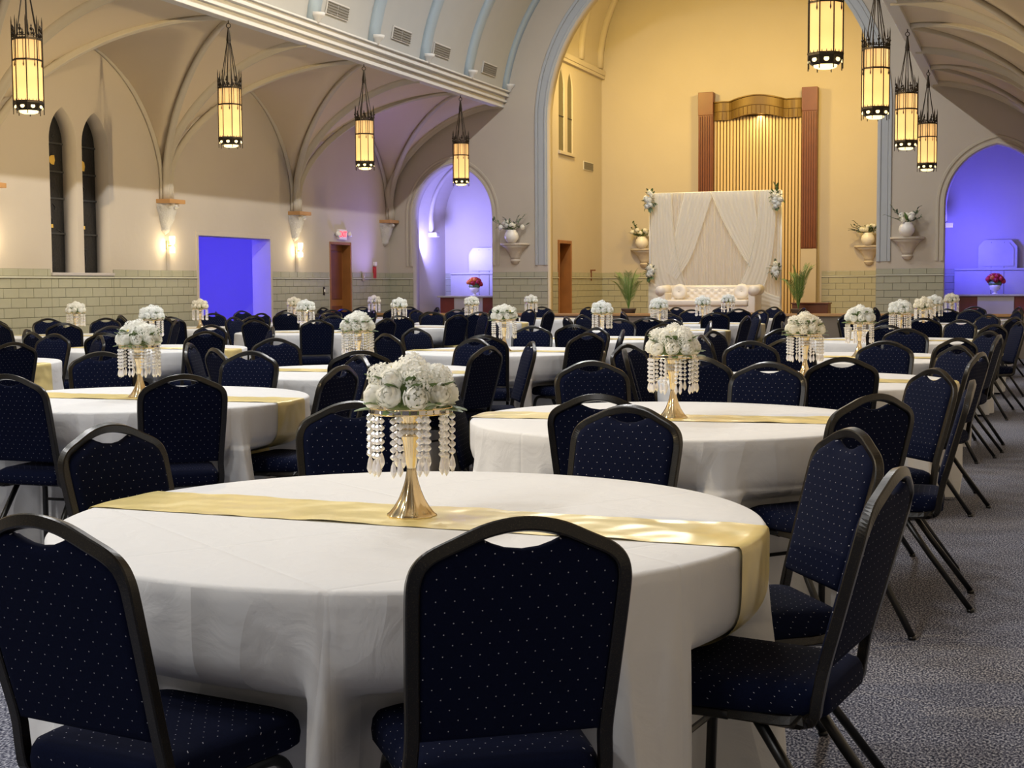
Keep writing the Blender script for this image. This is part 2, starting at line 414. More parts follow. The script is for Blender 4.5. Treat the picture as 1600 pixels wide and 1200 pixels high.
# chancel shell
win_ch = [(29.03, .2), (29.62, .19)]
CD = (28.78, 29.58, 2.24)
outer = [(YF+.3, STG), (CD[0], STG), (CD[0], CD[2]), (CD[1], CD[2]), (CD[1], STG), (CHB+.2, STG), (CHB+.2, 6.4), (YF+.3, 6.4)]
bm = fill_poly(outer, [arch_loop(c, hw, 4.18, 5.5, .42) for c, hw in win_ch], .25); map_bm(bm, lambda u, v, t: (CHL-t, u, v))
chancel_left = struct(mobj('wall_chancel_left', bm, 'wall_paint'))
struct(mobj('wall_chancel_right', boxm(CHR, CHR+.2, YF+.3, CHB+.2, STG, 6.4), 'wall_paint'))
chancel_back = struct(mobj('wall_chancel_back', boxm(CHL-.3, CHR+.3, CHB, CHB+.2, STG, 10.2), 'wall_paint'))
CRAD = (CHR-CHL)/2; CCX = (CHR+CHL)/2
def barrel(cx, r, z0, y0, y1, a0, a1, n=40, squash=1.0):
    bm = bmesh.new(); A = []; B = []
    for i in range(n+1):
        a = a0+(a1-a0)*i/n; x = cx-r*math.cos(a); z = z0+r*squash*math.sin(a)
        A.append(bm.verts.new((x, y0, z))); B.append(bm.verts.new((x, y1, z)))
    for i in range(n): bm.faces.new((A[i], A[i+1], B[i+1], B[i]))
    return bm
struct(mobj('ceiling_chancel', barrel(CCX, CRAD, 6.28, YF+.3, CHB+.1, 0, math.pi), 'wall_paint', smooth=True))
for k, y in enumerate((28.9, 30.3, 31.75)):
    path = [(x, y, z) for x, z in round_arch(CCX, CRAD-.02, 6.28, 30)]
    bm = bmesh.new(); sweep(bm, path, rrect(.07, .11, .03), up=(0, 1, 0)); trim(bm, 'wall_paint', True)
for sx in (0, 1):
    x = CHL+.03 if sx == 0 else CHR-.03
    bm = boxm(x-.07, x+.07, YF+.3, CHB, 6.12, 6.24, .02); box(bm, x-.05, x+.05, YF+.3, CHB, 6.05, 6.12, .01); trim(bm, 'wall_paint')
# nave barrel and its ribs
BR, BZ = 4.22, 4.72
a0 = math.asin((5.28-BZ)/BR)
struct(mobj('ceiling', barrel(NX, BR, BZ, YB, YF+.05, a0, math.pi-a0, 48), 'barrel_paint', smooth=True))
for i in range(19):
    y = 27.72-i*2.08
    if y < YB+.2: break
    path = [(NX-(BR-.01)*math.cos(a0+(math.pi-2*a0)*t/40), y, BZ+(BR-.01)*math.sin(a0+(math.pi-2*a0)*t/40)) for t in range(41)]
    bm = bmesh.new(); sweep(bm, path, rrect(.06, .16, .03), up=(0, 1, 0)); t_ = trim(bm, 'rib_blue', True)
    for s in (-1, 1):
        xx = NX+s*(BR-.14)
        b2 = bmesh.new(); lathe(b2, [(.015, 0), (.05, .03), (.06, .07), (.11, .11), (.13, .16)], 12, xx, y, 5.27); mobj('rib_foot', b2, 'cornice_white', t_, True)
# cornices along the nave edge
for cx, s in ((CL, 1), (CR, -1)):
    bm = bmesh.new()
    for (o0, o1, z0, z1) in ((-.10, .06, 4.97, 5.07), (-.10, .12, 5.07, 5.12), (-.10, .09, 5.12, 5.18), (-.10, .17, 5.18, 5.235), (-.10, .14, 5.235, 5.27), (-.10, .20, 5.27, 5.30)):
        x0, x1 = sorted((cx+s*o0, cx+s*o1)); box(bm, x0, x1, YB, YF, z0, z1, .008)
    trim(bm, 'cornice_white')
# groined aisle vaults: two crossing half barrels, corbels on the outer wall
SPR, APX = 3.0, 5.04
PW = 1.75
def hcurve(t):                                     # 0..1 -> 0..1
    t = min(max(t, 0), 1); return (1-(1-t)**PW)**(1/PW)
def vault_z(s, t): return SPR+(APX-SPR)*max(hcurve(s/(BAY/2))*.93+.0*s, hcurve(t))
def aisle_vault(xw, xc, name):
    bm = bmesh.new(); nx = 28; ny = 28
    ys = []; y = PIERS[3]
    k = 0
    while y > YB:
        for j in range(ny): ys.append(y-BAY*j/ny)
        y -= BAY
    ys = [v for v in ys if v >= YB]; grid = []
    for yy in ys:
        ph = ((PIERS[3]-yy) % BAY); s = min(ph, BAY-ph); row = []
        for i in range(nx+1):
            t = (i/nx)**1.5; x = xw+(xc-xw)*t; row.append(bm.verts.new((x, yy, vault_z(s, t))))
        grid.append(row)
    for a, b in zip(grid, grid[1:]):
        for i in range(nx): bm.faces.new((a[i], a[i+1], b[i+1], b[i]))
    o = struct(mobj(name, bm, 'vault_paint', smooth=True))
    return o
aisle_vault(WL, CL-.02, 'ceiling_aisle_left'); aisle_vault(WR, CR+.02, 'ceiling_aisle_right')
RIBP = [(-.075, .03), (-.075, -.01), (-.05, -.045), (-.02, -.055), (-.012, -.085), (.012, -.085), (.02, -.055), (.05, -.045), (.075, -.01), (.075, .03)]
def rib(path, up, m='rib_grey', sc=1.0):
    bm = bmesh.new(); sweep(bm, path, [(a*sc, b*sc) for a, b in RIBP], up=up); trim(bm, m, True)
for xw, xc, ys in ((WL, CL, PIERS), (WR, CR, PIERS)):
    d = 1 if xc > xw else -1; W = abs(xc-xw)
    for py in ys+[PIERS[0]-BAY]:
        N_ = 26
        off = .07 if py < 27 else -.06
        shaft = [(xw+d*.05, py, 2.72), (xw+d*.05, py, 2.85)]
        tr_ = [(xw+d*(.05+(W-.06)*(i/N_)**1.5), py+(0 if py < 27 else -.12), vault_z(0, (.05+(W-.06)*(i/N_)**1.5)/W)-.0) for i in range(N_+1)]
        rib(shaft+tr_, (-d, 0, .0001), sc=1.1)
        for sgn in (-1, 1):
            if py+sgn*BAY/2 > YF or py+sgn*BAY/2 < YB: continue
            dg_ = []
            for i in range(N_+1):
                q = (i/N_)**1.4
                dg_.append((xw+d*(.07+(W-.09)*q), py+sgn*(.05+(BAY/2-.05)*q), max(vault_z(BAY/2*q, q), 3.0)))
            rib([(xw+d*.07, py+sgn*.06, 2.72), (xw+d*.07, py+sgn*.06, 2.88)]+dg_, (-d, 0, .0001), sc=.8)
            wl = []
            for i in range(N_+1):
                q = (i/N_)**1.4; wl.append((xw+d*.02, py+sgn*(.09+(BAY/2-.09)*q), vault_z(BAY/2*q, 0)))
            rib([(xw+d*.02, py+sgn*.10, 2.72), (xw+d*.02, py+sgn*.10, 2.88)]+wl, (-d, 0, .0001), sc=.5)
# corbels
def corbel(x, y, d, rz):
    t = struct(bpy.data.objects.new('trim_%d' % (TR[0]+1), None)); TR[0] += 1; COL.objects.link(t); t.location = (x, y, 0)
    mobj('corbel_shelf', boxm(-.02, .25, -.22, .22, 2.655, 2.72, .008), 'wood_tan', t, label='tan painted shelf of the corbel')
    bm = bmesh.new(); rings = []
    for z, r in ((2.66, .205), (2.60, .20), (2.57, .185), (2.5, .17), (2.42, .145), (2.34, .115), (2.27, .085), (2.24, .09), (2.21, .06), (2.17, .01)):
        ring = []
        for i in range(13):
            a = -math.pi/2+math.pi*i/12; rr = r*(1+.08*math.cos(10*a+z*60)); ring.append(bm.verts.new((rr*math.cos(a)*1.05, rr*math.sin(a), z)))
        rings.append(ring)
    for a, b in zip(rings, rings[1:]):
        for i in range(12): bm.faces.new((a[i], a[i+1], b[i+1], b[i]))
    mobj('corbel_body', bm, 'carved', t, True)
    for i in range(5):
        a = -math.pi/2+math.pi*(i+.5)/5; b2 = bmesh.new(); bmesh.ops.create_icosphere(b2, subdivisions=1, radius=.04)
        mobj('corbel_leaf', b2, 'carved', t, True, loc=(.21*math.cos(a), .17*math.sin(a), 2.61))
    t.rotation_euler = (0, 0, 0 if d > 0 else math.pi)
for py in PIERS+[PIERS[0]-BAY]: corbel(WL, py-(0 if py < 27 else .22), 1, 0)
corbel(WR, PIERS[3]-.22, -1, 0)

# niches: walls, vault, one inner rib
for n_, c in enumerate(NICHE):
    hw = NHW+.10
    bm = bmesh.new()
    prof = [(c-hw, STG)]+pointed(c, hw, NSP, NRISE+.25, 14)+[(c+hw, STG)]
    A = [bm.verts.new((x, YF+.3, z)) for x, z in prof]; B = [bm.verts.new((x, NB, z)) for x, z in prof]
    for i in range(len(prof)-1): bm.faces.new((A[i], A[i+1], B[i+1], B[i]))
    struct(mobj('wall_niche_%d' % (n_+1), bm, 'wall_paint', smooth=False))
    bm = boxm(c-hw-.1, c+hw+.1, NB, NB+.1, STG, 4.5); struct(mobj('wall_niche_back_%d' % (n_+1), bm, 'wall_paint'))
    path = [(c-hw+.04, 28.9, 2.5)]+[(x, 28.9, z) for x, z in pointed(c, hw-.03, NSP, NRISE+.22, 14)]+[(c+hw-.04, 28.9, 2.5)]
    bm = bmesh.new(); sweep(bm, path, rrect(.04, .07, .02), up=(0, 1, 0)); trim(bm, 'wall_paint', True)
    for s in (-1, 1):
        trim(boxm(*sorted((c+s*(hw-.2), c+s*hw)), 28.8, 29.0, 2.40, 2.5, .02), 'wall_paint')
# side room behind the doorway
bm = bmesh.new()
box(bm, WL-3.0, WL-2.9, 19.2, 24.2, 0, 2.7); box(bm, WL-3, WL-.34, 19.1, 19.2, 0, 2.7); box(bm, WL-3, WL-.34, 24.2, 24.3, 0, 2.7); box(bm, WL-3, WL-.34, 19.1, 24.3, 2.7, 2.8)
struct(mobj('wall_side_room', bm, 'wall_paint'))
trim(boxm(WL-2.9, WL-2.87, 19.2, 24.2, 1.46, 1.49), 'wall_paint')
bm = fill_poly([(19.25, 0), (24.1, 0), (24.1, .3), (19.25, 2.5)], [], .5); map_bm(bm, lambda u, v, t: (WL-2.88+t, u, v)); struct(mobj('stair_flank', bm, 'wall_paint'))
# openings behind exit door / chancel door
struct(mobj('door_recess_1', boxm(WL-.9, WL-.34, EXITD[0]-.1, EXITD[1]+.1, 0, 2.4), 'wood_door'))
# door frames
def door_leaf(name, parent_loc, w_, h_, rz):
    pass
ex = struct(bpy.data.objects.new('door_1', None)); COL.objects.link(ex); ex.location = (WL, 0, 0)
y0, y1, zt = EXITD
bm = boxm(-.32, .012, y0-.02, y0+.03, 0, zt+.02, .006); box(bm, -.32, .012, y1-.03, y1+.02, 0, zt+.02, .006); box(bm, -.32, .012, y0+.03, y1-.03, zt-.03, zt+.02, .006)
mobj('door_frame', bm, 'wood_door', ex)
lf = mobj('door_leaf', boxm(-.22, -.17, y0, y1, .02, zt, .005), 'wood_door', ex)
for (a, b, z0, z1) in ((.08, .82, .25, .95), (.08, .82, 1.08, 2.05)):
    mobj('door_panel', boxm(-.175, -.158, y0+a, y0+b, z0, z1, .006), 'wood_red', lf)
mobj('handle', boxm(-.17, -.10, y0+.06, y0+.10, .95, 1.25, .01), 'bronze', lf)
cd = struct(bpy.data.objects.new('door_2', None)); COL.objects.link(cd); cd.location = (CHL, 0, 0)
y0, y1, zt = CD
bm = boxm(-.27, .03, y0-.05, y0+.02, STG, zt+.05, .006); box(bm, -.27, .03, y1-.02, y1+.05, STG, zt+.05, .006); box(bm, -.27, .03, y0+.02, y1-.02, zt-.02, zt+.05, .006)
mobj('door_frame', bm, 'wood_door', cd)
lf = mobj('door_leaf', boxm(-.26, -.21, y0, y1, STG+.01, zt, .005), 'wood_red', cd)
for i in range(2): mobj('door_panel', boxm(-.215, -.20, y0+.08, y1-.08, STG+.12+i*.75, STG+.75+i*.72, .006), 'wood_red', lf)
# doorway casing of the side room
bm = boxm(WL-.36, WL+.02, DOOR[1]-.02, DOOR[1]+.05, 0, DOOR[2]+.05, .005); box(bm, WL-.36, WL+.02, DOOR[0]-.05, DOOR[0]+.02, 0, DOOR[2]+.05, .005); box(bm, WL-.36, WL+.02, DOOR[0]+.02, DOOR[1]-.02, DOOR[2]-.02, DOOR[2]+.05, .005)
trim(bm, 'wall_paint')

# stained-glass lancets in the left wall
for wi, (c, hw) in enumerate(WIN):
    wn = struct(bpy.data.objects.new('window_%d' % (wi+1), None)); COL.objects.link(wn); wn.location = (WL-.24, 0, 0)
    loop = arch_loop(c, hw, 1.56, 3.40, .49)
    zb = [1.56, 2.12, 2.62, 3.0, 3.40, 3.9]
    for k in range(5):
        zlo, zhi = zb[k], zb[k+1]
        if k < 4: lp = [(c-hw, zlo), (c+hw, zlo), (c+hw, min(zhi, 3.40)), (c-hw, min(zhi, 3.40))]
        else: lp = [(c-hw, zlo)]+pointed(c, hw, 3.40, .49, 8)+[(c+hw, zlo)]
        bm = fill_poly(lp, [], .02); map_bm(bm, lambda u, v, t: (-t, u, v)); mobj('pane', bm, 'dark_glass', wn)
    bm = bmesh.new()
    for z in zb[1:5]: box(bm, 0, .02, c-hw, c+hw, z-.012, z+.012)
    for k in range(14):
        a = (c-hw+.6*rnd.random(), 1.6+2.0*rnd.random()); b = (a[0]+.25*(rnd.random()-.5), a[1]+.3*(rnd.random()-.3))
        if abs(b[0]-c) < hw and abs(a[0]-c) < hw and max(a[1], b[1]) < 3.6:
            sweep(bm, [(.006, a[0], a[1]), (.006, (a[0]+b[0])/2+.03, (a[1]+b[1])/2), (.006, b[0], b[1])], circ(.006, 5), up=(1, 0, 0))
    mobj('lead_bars', bm, 'lead', wn)
    pieces = ((-.06, 3.08, .05), (.14, 3.16, .06), (.02, 2.82, .035), (-.1, 2.96, .03)) if wi == 0 else ((0, 3.05, .07), (.08, 3.12, .06), (.0, 2.92, .05), (-.1, 3.2, .03), (-.14, 2.72, .03))
    for (dy, z, r) in pieces:
        lp = [(c-.08+dy+r*(1+.5*rnd.random())*math.cos(t*.9), z+r*1.2*(.8+.5*rnd.random())*math.sin(t*.9)) for t in range(7)]
        bm = fill_poly(lp, [], .008); map_bm(bm, lambda u, v, t: (t+.001, u, v)); mobj('stained_piece', bm, 'stained_yellow', wn)
    mobj('stained_band', boxm(.0, .012, c-hw+.0, c-hw+.34, 2.20, 2.25), 'stained_yellow', wn)
    mobj('stained_band', boxm(.0, .012, c-hw+.05, c-hw+.15, 2.27, 2.38), 'stained_yellow', wn)
trim(boxm(WL-.24, WL+.04, 16.58, 18.02, 1.515, 1.56, .01), 'marble_pale')
for wi, (c, hw) in enumerate(win_ch):
    wn = struct(bpy.data.objects.new('window_%d' % (wi+3), None)); COL.objects.link(wn); wn.location = (CHL-.03, 0, 0)
    bm = fill_poly(arch_loop(c, hw, 4.18, 5.5, .42), [], .02); map_bm(bm, lambda u, v, t: (-t, u, v)); mobj('pane', bm, 'frosted_pane', wn)
    mobj('window_bar', boxm(0, .01, c-hw, c+hw, 4.9, 4.92), 'lead', wn)
trim(boxm(CHL-.1, CHL+.05, 28.78, 29.86, 4.10, 4.17, .01), 'wall_paint')

# ------------------------------------------------------------------ glazed wall tiles, built one by one
TW, TH, TG = .308, .1345, .008
tile_me = tomesh(boxm(-TW/2+TG/2, TW/2-TG/2, -.012, .006, -TH/2+TG/2, TH/2-TG/2, .005), 'tile', name='tile')
TMESH = {}
def tile_mesh(wd, h):
    key = (round(wd, 3), round(h, 3))
    if key not in TMESH: TMESH[key] = tomesh(boxm(-wd/2+TG/2, wd/2-TG/2, -.012, .006, -h/2+TG/2, h/2-TG/2, .004), 'tile', name='tile')
    return TMESH[key]
def tiles(parent, origin, axis, nrm_rz, u0, u1, rows=7, zlow=.0):
    """rows of tiles along u (0 = x axis, 1 = y axis) on a wall whose outward normal is local -y turned by nrm_rz"""
    def P(u, z): return (u, origin, z) if axis == 0 else (origin, u, z)
    # backing (grout) and ledge
    th = .012
    b = bmesh.new()
    if axis == 0: box(b, u0, u1, origin-.004, origin+.004, zlow, 1.61)
    else: box(b, origin-.004, origin+.004, u0, u1, zlow, 1.61)
    mobj('grout_bed', b, 'grout', parent)
    n = Matrix.Rotation(nrm_rz, 3, 'Z') @ Vector((0, -1, 0))
    b = bmesh.new(); p = .03
    if axis == 0: box(b, u0, u1, *sorted((origin, origin+n.y*p)), 1.478, 1.505, .008)
    else: box(b, *sorted((origin, origin+n.x*p)), u0, u1, 1.478, 1.505, .008)
    mobj('tile_ledge', b, 'ledge', parent)
    z = 1.61; zs = [(1.507, 1.61)]; z = 1.476
    for r in range(rows): zs.append((z-TH, z)); z -= TH
    rest = bmesh.new()
    while z > zlow+.05: zs.append((max(z-TH, zlow), z)); z -= TH
    for ri, (za, zb_) in enumerate(zs):
        u = u0-(TW/2 if ri % 2 else 0)
        while u < u1-.01:
            a, b_ = max(u, u0), min(u+TW, u1); u += TW
            if b_-a < .03: continue
            cu, cz = (a+b_)/2, (za+zb_)/2
            if ri <= rows:
                t = obj('tile', tile_mesh(b_-a, zb_-za), parent, P(cu, cz), (0, 0, nrm_rz))
            else:
                e = .005
                if axis == 0: box(rest, a+TG/2, b_-TG/2, *sorted((origin, origin+n.y*.01)), za+e, zb_-e)
                else: box(rest, *sorted((origin, origin+n.x*.01)), a+TG/2, b_-TG/2, za+e, zb_-e)
    if len(rest.verts): o = mobj('tile_field', rest, 'tile', parent); o['kind'] = 'stuff'
    else: rest.free()
RZL = R_(90)      # left walls: outward normal +x
tiles(wall_left, WL, 1, RZL, 4.0, 12.5, -1); tiles(wall_left, WL, 1, RZL, 12.5, 16.58, 6); tiles(wall_left, WL, 1, RZL, 18.02, 20.27, 6)
# below the window sill
def tiles_sub(parent, origin, u0, u1, rows):
    b = boxm(origin-.004, origin+.004, u0, u1, 0, 1.515); mobj('grout_bed', b, 'grout', parent)
    mobj('tile_ledge', boxm(origin, origin+.03, u0, u1, 1.478, 1.505, .008), 'ledge', parent)
    z = 1.476
    rest = bmesh.new(); ri = 1
    while z > .05:
        u = u0-(TW/2 if ri % 2 else 0)
        while u < u1-.01:
            a, b_ = max(u, u0), min(u+TW, u1); u += TW
            if b_-a < .03: continue
            if ri <= rows: obj('tile', tile_mesh(b_-a, TH), parent, (origin, (a+b_)/2, z-TH/2), (0, 0, RZL))
            else: box(rest, origin, origin+.01, a+TG/2, b_-TG/2, z-TH+.004, z-.004)
        z -= TH; ri += 1
    o = mobj('tile_field', rest, 'tile', parent); o['kind'] = 'stuff'
tiles_sub(wall_left, WL, 16.58, 18.02, 6)
tiles(wall_left, WL, 1, RZL, DOOR[1]+.05, EXITD[0]-.06, 6)
tiles(wall_left, WL, 1, RZL, EXITD[1]+.06, YF, 6)
tiles(wall_front, YF, 0, 0, WL, NICHE[0]-NHW-.0, 6); tiles(wall_front, YF, 0, 0, NICHE[0]+NHW, NX-ARC_R, 6)
tiles(wall_front, YF, 0, 0, NX+ARC_R, NICHE[1]-NHW, 6)
tiles(chancel_left, CHL, 1, RZL, YF+.32, CD[0]-.05, 6, STG); tiles(chancel_left, CHL, 1, RZL, CD[1]+.05, CHB, 6, STG)
tiles(chancel_back, CHB, 0, 0, CHL, -7.25, 6, STG); tiles(chancel_back, CHB, 0, 0, -4.45, CHR, 6, STG)
for n_, c in enumerate(NICHE):
    tiles(bpy.data.objects['wall_niche_back_%d' % (n_+1)], NB, 0, 0, c-NHW-.09, c-.75, 6, STG)
    tiles(bpy.data.objects['wall_niche_back_%d' % (n_+1)], NB, 0, 0, c+.75, c+NHW+.09, 6, STG)

# ------------------------------------------------------------------ organ grille in the chancel
GY = CHB-.02
org = thing('organ_grille', 'tall gold slatted organ grille between two fluted brown pillars', 'organ grille', (-5.86, GY, 0))
for k, x in enumerate((-1.15, 1.15)):
    pl = mobj('pillar', boxm(x-.165, x+.165, -.22, 0, 2.1, 5.60, .01), 'wood_red', org)
    mobj('pillar_cap', boxm(x-.17, x+.17, -.235, 0, 5.1, 5.61, .008), 'wood_red', pl)
    for i in range(6): mobj('flute', boxm(x-.155+i*.053, x-.155+i*.053+.034, -.245, -.21, 2.12, 5.08, .008), 'wood_red', pl)
    mobj('plinth', boxm(x-.17, x+.17, -.23, 0, STG, 2.1, .008), 'wall_paint', org)
mobj('grille_back', boxm(-.99, .99, -.05, 0, STG, 5.3), 'slat_gap', org)
for i in range(27):
    x = -.975+i*.0725; mobj('slat', boxm(x, x+.05, -.11, -.05, STG+.0, 5.05, .006), 'gold_slat', org)
bm = bmesh.new(); cv = []
for i in range(41):
    x = -.98+1.96*i/40; t = x/.98
    d = .14+.20*(1 if abs(t) < .62 else 0)*math.cos(t/.62*math.pi/2)**.6 if abs(t) < .62 else .14+.05*math.cos((abs(t)-.81)/.19*math.pi/2)
    zb_ = 4.98+.10*(math.cos(t/.62*math.pi/2) if abs(t) < .62 else 0); zt_ = 5.38+(.10*math.cos(t/.62*math.pi/2) if abs(t) < .62 else .0)
    cv.append((x, -d, zb_, zt_))
F = [[bm.verts.new((x, y, z)) for z in (a, a+(b-a)*.5, b)] for x, y, a, b in cv]; B_ = [[bm.verts.new((x, -.05, z)) for z in (a, b)] for x, y, a, b in cv]
for i in range(40):
    for j in (0, 1): bm.faces.new((F[i][j], F[i+1][j], F[i+1][j+1], F[i][j+1]))
    bm.faces.new((F[i][2], F[i+1][2], B_[i+1][1], B_[i][1])); bm.faces.new((B_[i][0], B_[i+1][0], F[i+1][0], F[i][0]))
bmesh.ops.recalc_face_normals(bm, faces=bm.faces[:])
can = mobj('canopy', bm, 'gold_grille', org)
for i in range(0, 40, 2):
    x, y, a, b = cv[i]; mobj('canopy_rib', boxm(x-.006, x+.006, y-.012, y, a-.01, a+(b-a)*.48), 'slat_gap', can)
bm = bmesh.new(); sweep(bm, [(x, y-.012, a+(b-a)*.5) for x, y, a, b in cv], rrect(.012, .01, .003)); mobj('canopy_bead', bm, 'gold_grille', can)
bm = bmesh.new(); sweep(bm, [(x, y-.012, b) for x, y, a, b in cv], rrect(.02, .014, .004)); mobj('canopy_bead', bm, 'gold_grille', can)
light('grille_light', 'AREA', (-5.8, GY-.30, 5.02), 10, (1, .74, .34), .1, .9, target=(-5.8, GY-.05, 3.0))

# ------------------------------------------------------------------ hanging lanterns
def lantern_meshes():
    M = {}; HW = .155; NS = 8
    def ring_prof(r, z0, z1, bm, n=NS, off=math.pi/8): 
        A = [bm.verts.new((r*math.cos(off+2*math.pi*i/n), r*math.sin(off+2*math.pi*i/n), z0)) for i in range(n)]
        B = [bm.verts.new((r*math.cos(off+2*math.pi*i/n), r*math.sin(off+2*math.pi*i/n), z1)) for i in range(n)]
        for i in range(n): bm.faces.new((A[i], A[(i+1) % n], B[(i+1) % n], B[i]))
    # one glass panel, local, repeated 8 times
    bm = bmesh.new(); a = math.pi/8; x = HW*math.cos(a); y = HW*math.sin(a)*.94
    v = [bm.verts.new(p) for p in ((x, -y, .12), (x, y, .12), (x, y, .78), (x, -y, .78))]; bm.faces.new(v); M['glass'] = tomesh(bm, 'lamp_glass', name='glass_panel')
    bm = bmesh.new()
    for i in range(NS):
        t = math.pi/8+2*math.pi*i/NS; c, s = math.cos(t)*HW*1.03, math.sin(t)*HW*1.03
        sweep(bm, [(c, s, -.02), (c, s, .05)], circ(.005, 5)); sweep(bm, [(c, s, .05), (c, s, .98)], circ(.0065, 5)); 
        lathe(bm, [(.0065, 0), (.001, .06)], 5, c, s, .98)
    M['bars'] = tomesh(bm, 'bronze', name='bars')
    bm = bmesh.new()
    for z0, z1, r in ((.555, .575, HW*1.03), (.778, .803, HW*1.05), (.818, .828, HW*1.01)):
        ring_prof(r, z0, z1, bm); ring_prof(r*.94, z0, z1, bm)
    for i in range(16):
        t = 2*math.pi*(i+.5)/16; c, s = math.cos(t)*HW*1.0, math.sin(t)*HW*1.0
        sweep(bm, [(c, s, .57), (c, s, .78)], circ(.004, 4))
        if i % 2 == 0: lathe(bm, [(.001, -.075), (.008, -.055), (.004, -.02), (.004, 0)], 5, c, s, .56)
    M['band'] = tomesh(bm, 'bronze', name='tracery_band')
    bm = bmesh.new()
    for i in range(8):
        t = 2*math.pi*i/8; c, s = math.cos(t)*HW*1.0, math.sin(t)*HW*1.0
        lathe(bm, [(.004, 0), (.012, .02), (.004, .04), (.02, .065), (.006, .085), (.010, .10), (.001, .12)], 6, c, s, .825)
        for dz, q in ((.02, .18),):
            for sg in (-1, 1):
                tt = t+sg*q; lathe(bm, [(.003, 0), (.013, .018), (.002, .036)], 5, math.cos(tt)*HW, math.sin(tt)*HW, .80+dz)
    M['crown'] = tomesh(bm, 'bronze', name='crown')
    bm = bmesh.new(); off = math.pi/8
    prof = ((HW*1.06, .125), (HW*1.08, .10), (HW*1.04, .085), (HW*.92, .04), (HW*.74, .02))
    rings = [[bm.verts.new((r*math.cos(off+2*math.pi*i/8), r*math.sin(off+2*math.pi*i/8), z)) for i in range(8)] for r, z in prof]
    for A, B in zip(rings, rings[1:]):
        for i in range(8): bm.faces.new((A[i], A[(i+1) % 8], B[(i+1) % 8], B[i]))
    for i in range(24):
        t = 2*math.pi*i/24; lathe(bm, [(.006, 0), (.001, .03)], 4, math.cos(t)*HW*1.0, math.sin(t)*HW*1.0, .115)
    M['collar'] = tomesh(bm, 'bronze', name='collar')
    bm = bmesh.new(); lathe(bm, [(.001, .012), (.022, .01), (.024, 0), (.022, -.004)], 10); 
    M['port'] = tomesh(bm, 'down_glow', name='light_port')
    bm = bmesh.new(); lathe(bm, [(.001, -.012), (.07, -.008), (.10, .004), (.105, .022)], 20); M['bowl'] = tomesh(bm, 'down_glow', True, name='bottom_glass')
    bm = bmesh.new(); sweep(bm, [(.125, 0, .82), (.022, 0, 1.42)], circ(.006, 5)); M['rod'] = tomesh(bm, 'bronze', name='rod')
    bm = bmesh.new(); lathe(bm, [(.034, 0), (.03, .03), (.034, .04), (.012, .20), (.006, .21)], 8, 0, 0, 1.40)
    M['cone'] = tomesh(bm, 'bronze', name='cone')
    bm = bmesh.new()
    path = [(.03*math.cos(2*math.pi*i/12), 0, 1.635+.03*math.sin(2*math.pi*i/12)) for i in range(12)]
    sweep(bm, path, circ(.006, 5), up=(0, 1, 0), closed=True); sweep(bm, [(0, 0, 1.66), (0, 0, 1.735)], circ(.008, 6)); lathe(bm, [(.012, 0), (.02, .03), (.055, .045), (.06, .055)], 10, 0, 0, 1.715)
    M['hook'] = tomesh(bm, 'bronze', name='hook')
    return M
LM = lantern_meshes()
LZ = 3.265
ordw = ['first', 'second', 'third', 'fourth', 'fifth', 'sixth', 'seventh', 'eighth', 'ninth']
for side, lx, sn in ((0, -10.42, 'window-side'), (1, -1.80, 'aisle-side')):
    for i in range(4):
        y = 13.05+i*BAY
        dz = (-.04, .0, .0, .0)[i]
        root = thing('hanging_lantern', 'bronze gothic lantern with amber glass, %s from the stage, %s cornice' % (ordw[3-i], sn), 'lantern', (lx, y, LZ), .2+.1*i, 'gothic lanterns along the nave cornices')
        for k in range(8): obj('glass_panel', LM['glass'], root, rot=(0, 0, 2*math.pi*k/8))
        obj('bars', LM['bars'], root); obj('tracery_band', LM['band'], root); obj('crown', LM['crown'], root)
        col = obj('collar', LM['collar'], root)
        for k in range(8):
            a = 2*math.pi*k/8; obj('light_port', LM['port'], col, (math.cos(a)*.139, math.sin(a)*.139, .062), (0, math.pi/2-.35, a))
        obj('bottom_glass', LM['bowl'], root)
        for k in range(6): obj('rod', LM['rod'], root, rot=(0, 0, 2*math.pi*k/6))
        obj('cone', LM['cone'], root); obj('hook', LM['hook'], root)
        for dz_, pw in ((.165, .62), (.44, .42), (.68, .28)):
            light('lantern_bulb', 'POINT', (lx, y, LZ+dz_), pw, (1, .80, .50), .035)

# ceiling fixtures on the nave ridge
for i in range(9):
    y = -8.9+i*4.10
    t = thing('ridge_fixture', 'long grey light fixture under the vault crown, %s from the stage' % ordw[8-i], 'light fixture', (NX, y, RIDGE_Z), 0, 'light fixtures under the vault crown')
    mobj('housing', boxm(-.10, .10, -.85, .85, 0, .08, .01), 'fixture', t)
    for s in (-.6, .6):
        bm = bmesh.new(); sweep(bm, [(0, s, .08), (0, s, .52)], circ(.008, 6)); mobj('stem', bm, 'fixture', t)

for k, (x, y, d) in enumerate(FILLS):  # housings modelled to go with the added fill spots, out of view
    t = thing('fill_light_housing', 'small grey added fill-light housing on the %s cornice, %s from the stage' % ('aisle-side' if d < 0 else 'window-side', ordw[2-k % 3]), 'flood light', (x-d*.05, y, 5.30), 0, 'added fill lights on the cornices')
    mobj('foot', boxm(-.05, .05, -.06, .06, 0, .02, .004), 'fixture', t); mobj('housing', boxm(*sorted((-d*.09, -d*.01)), -.09, .09, .05, .21, .01), 'fixture', t); mobj('yoke', boxm(-.012, .012, -.105, .105, .02, .05, .003), 'fixture', t)

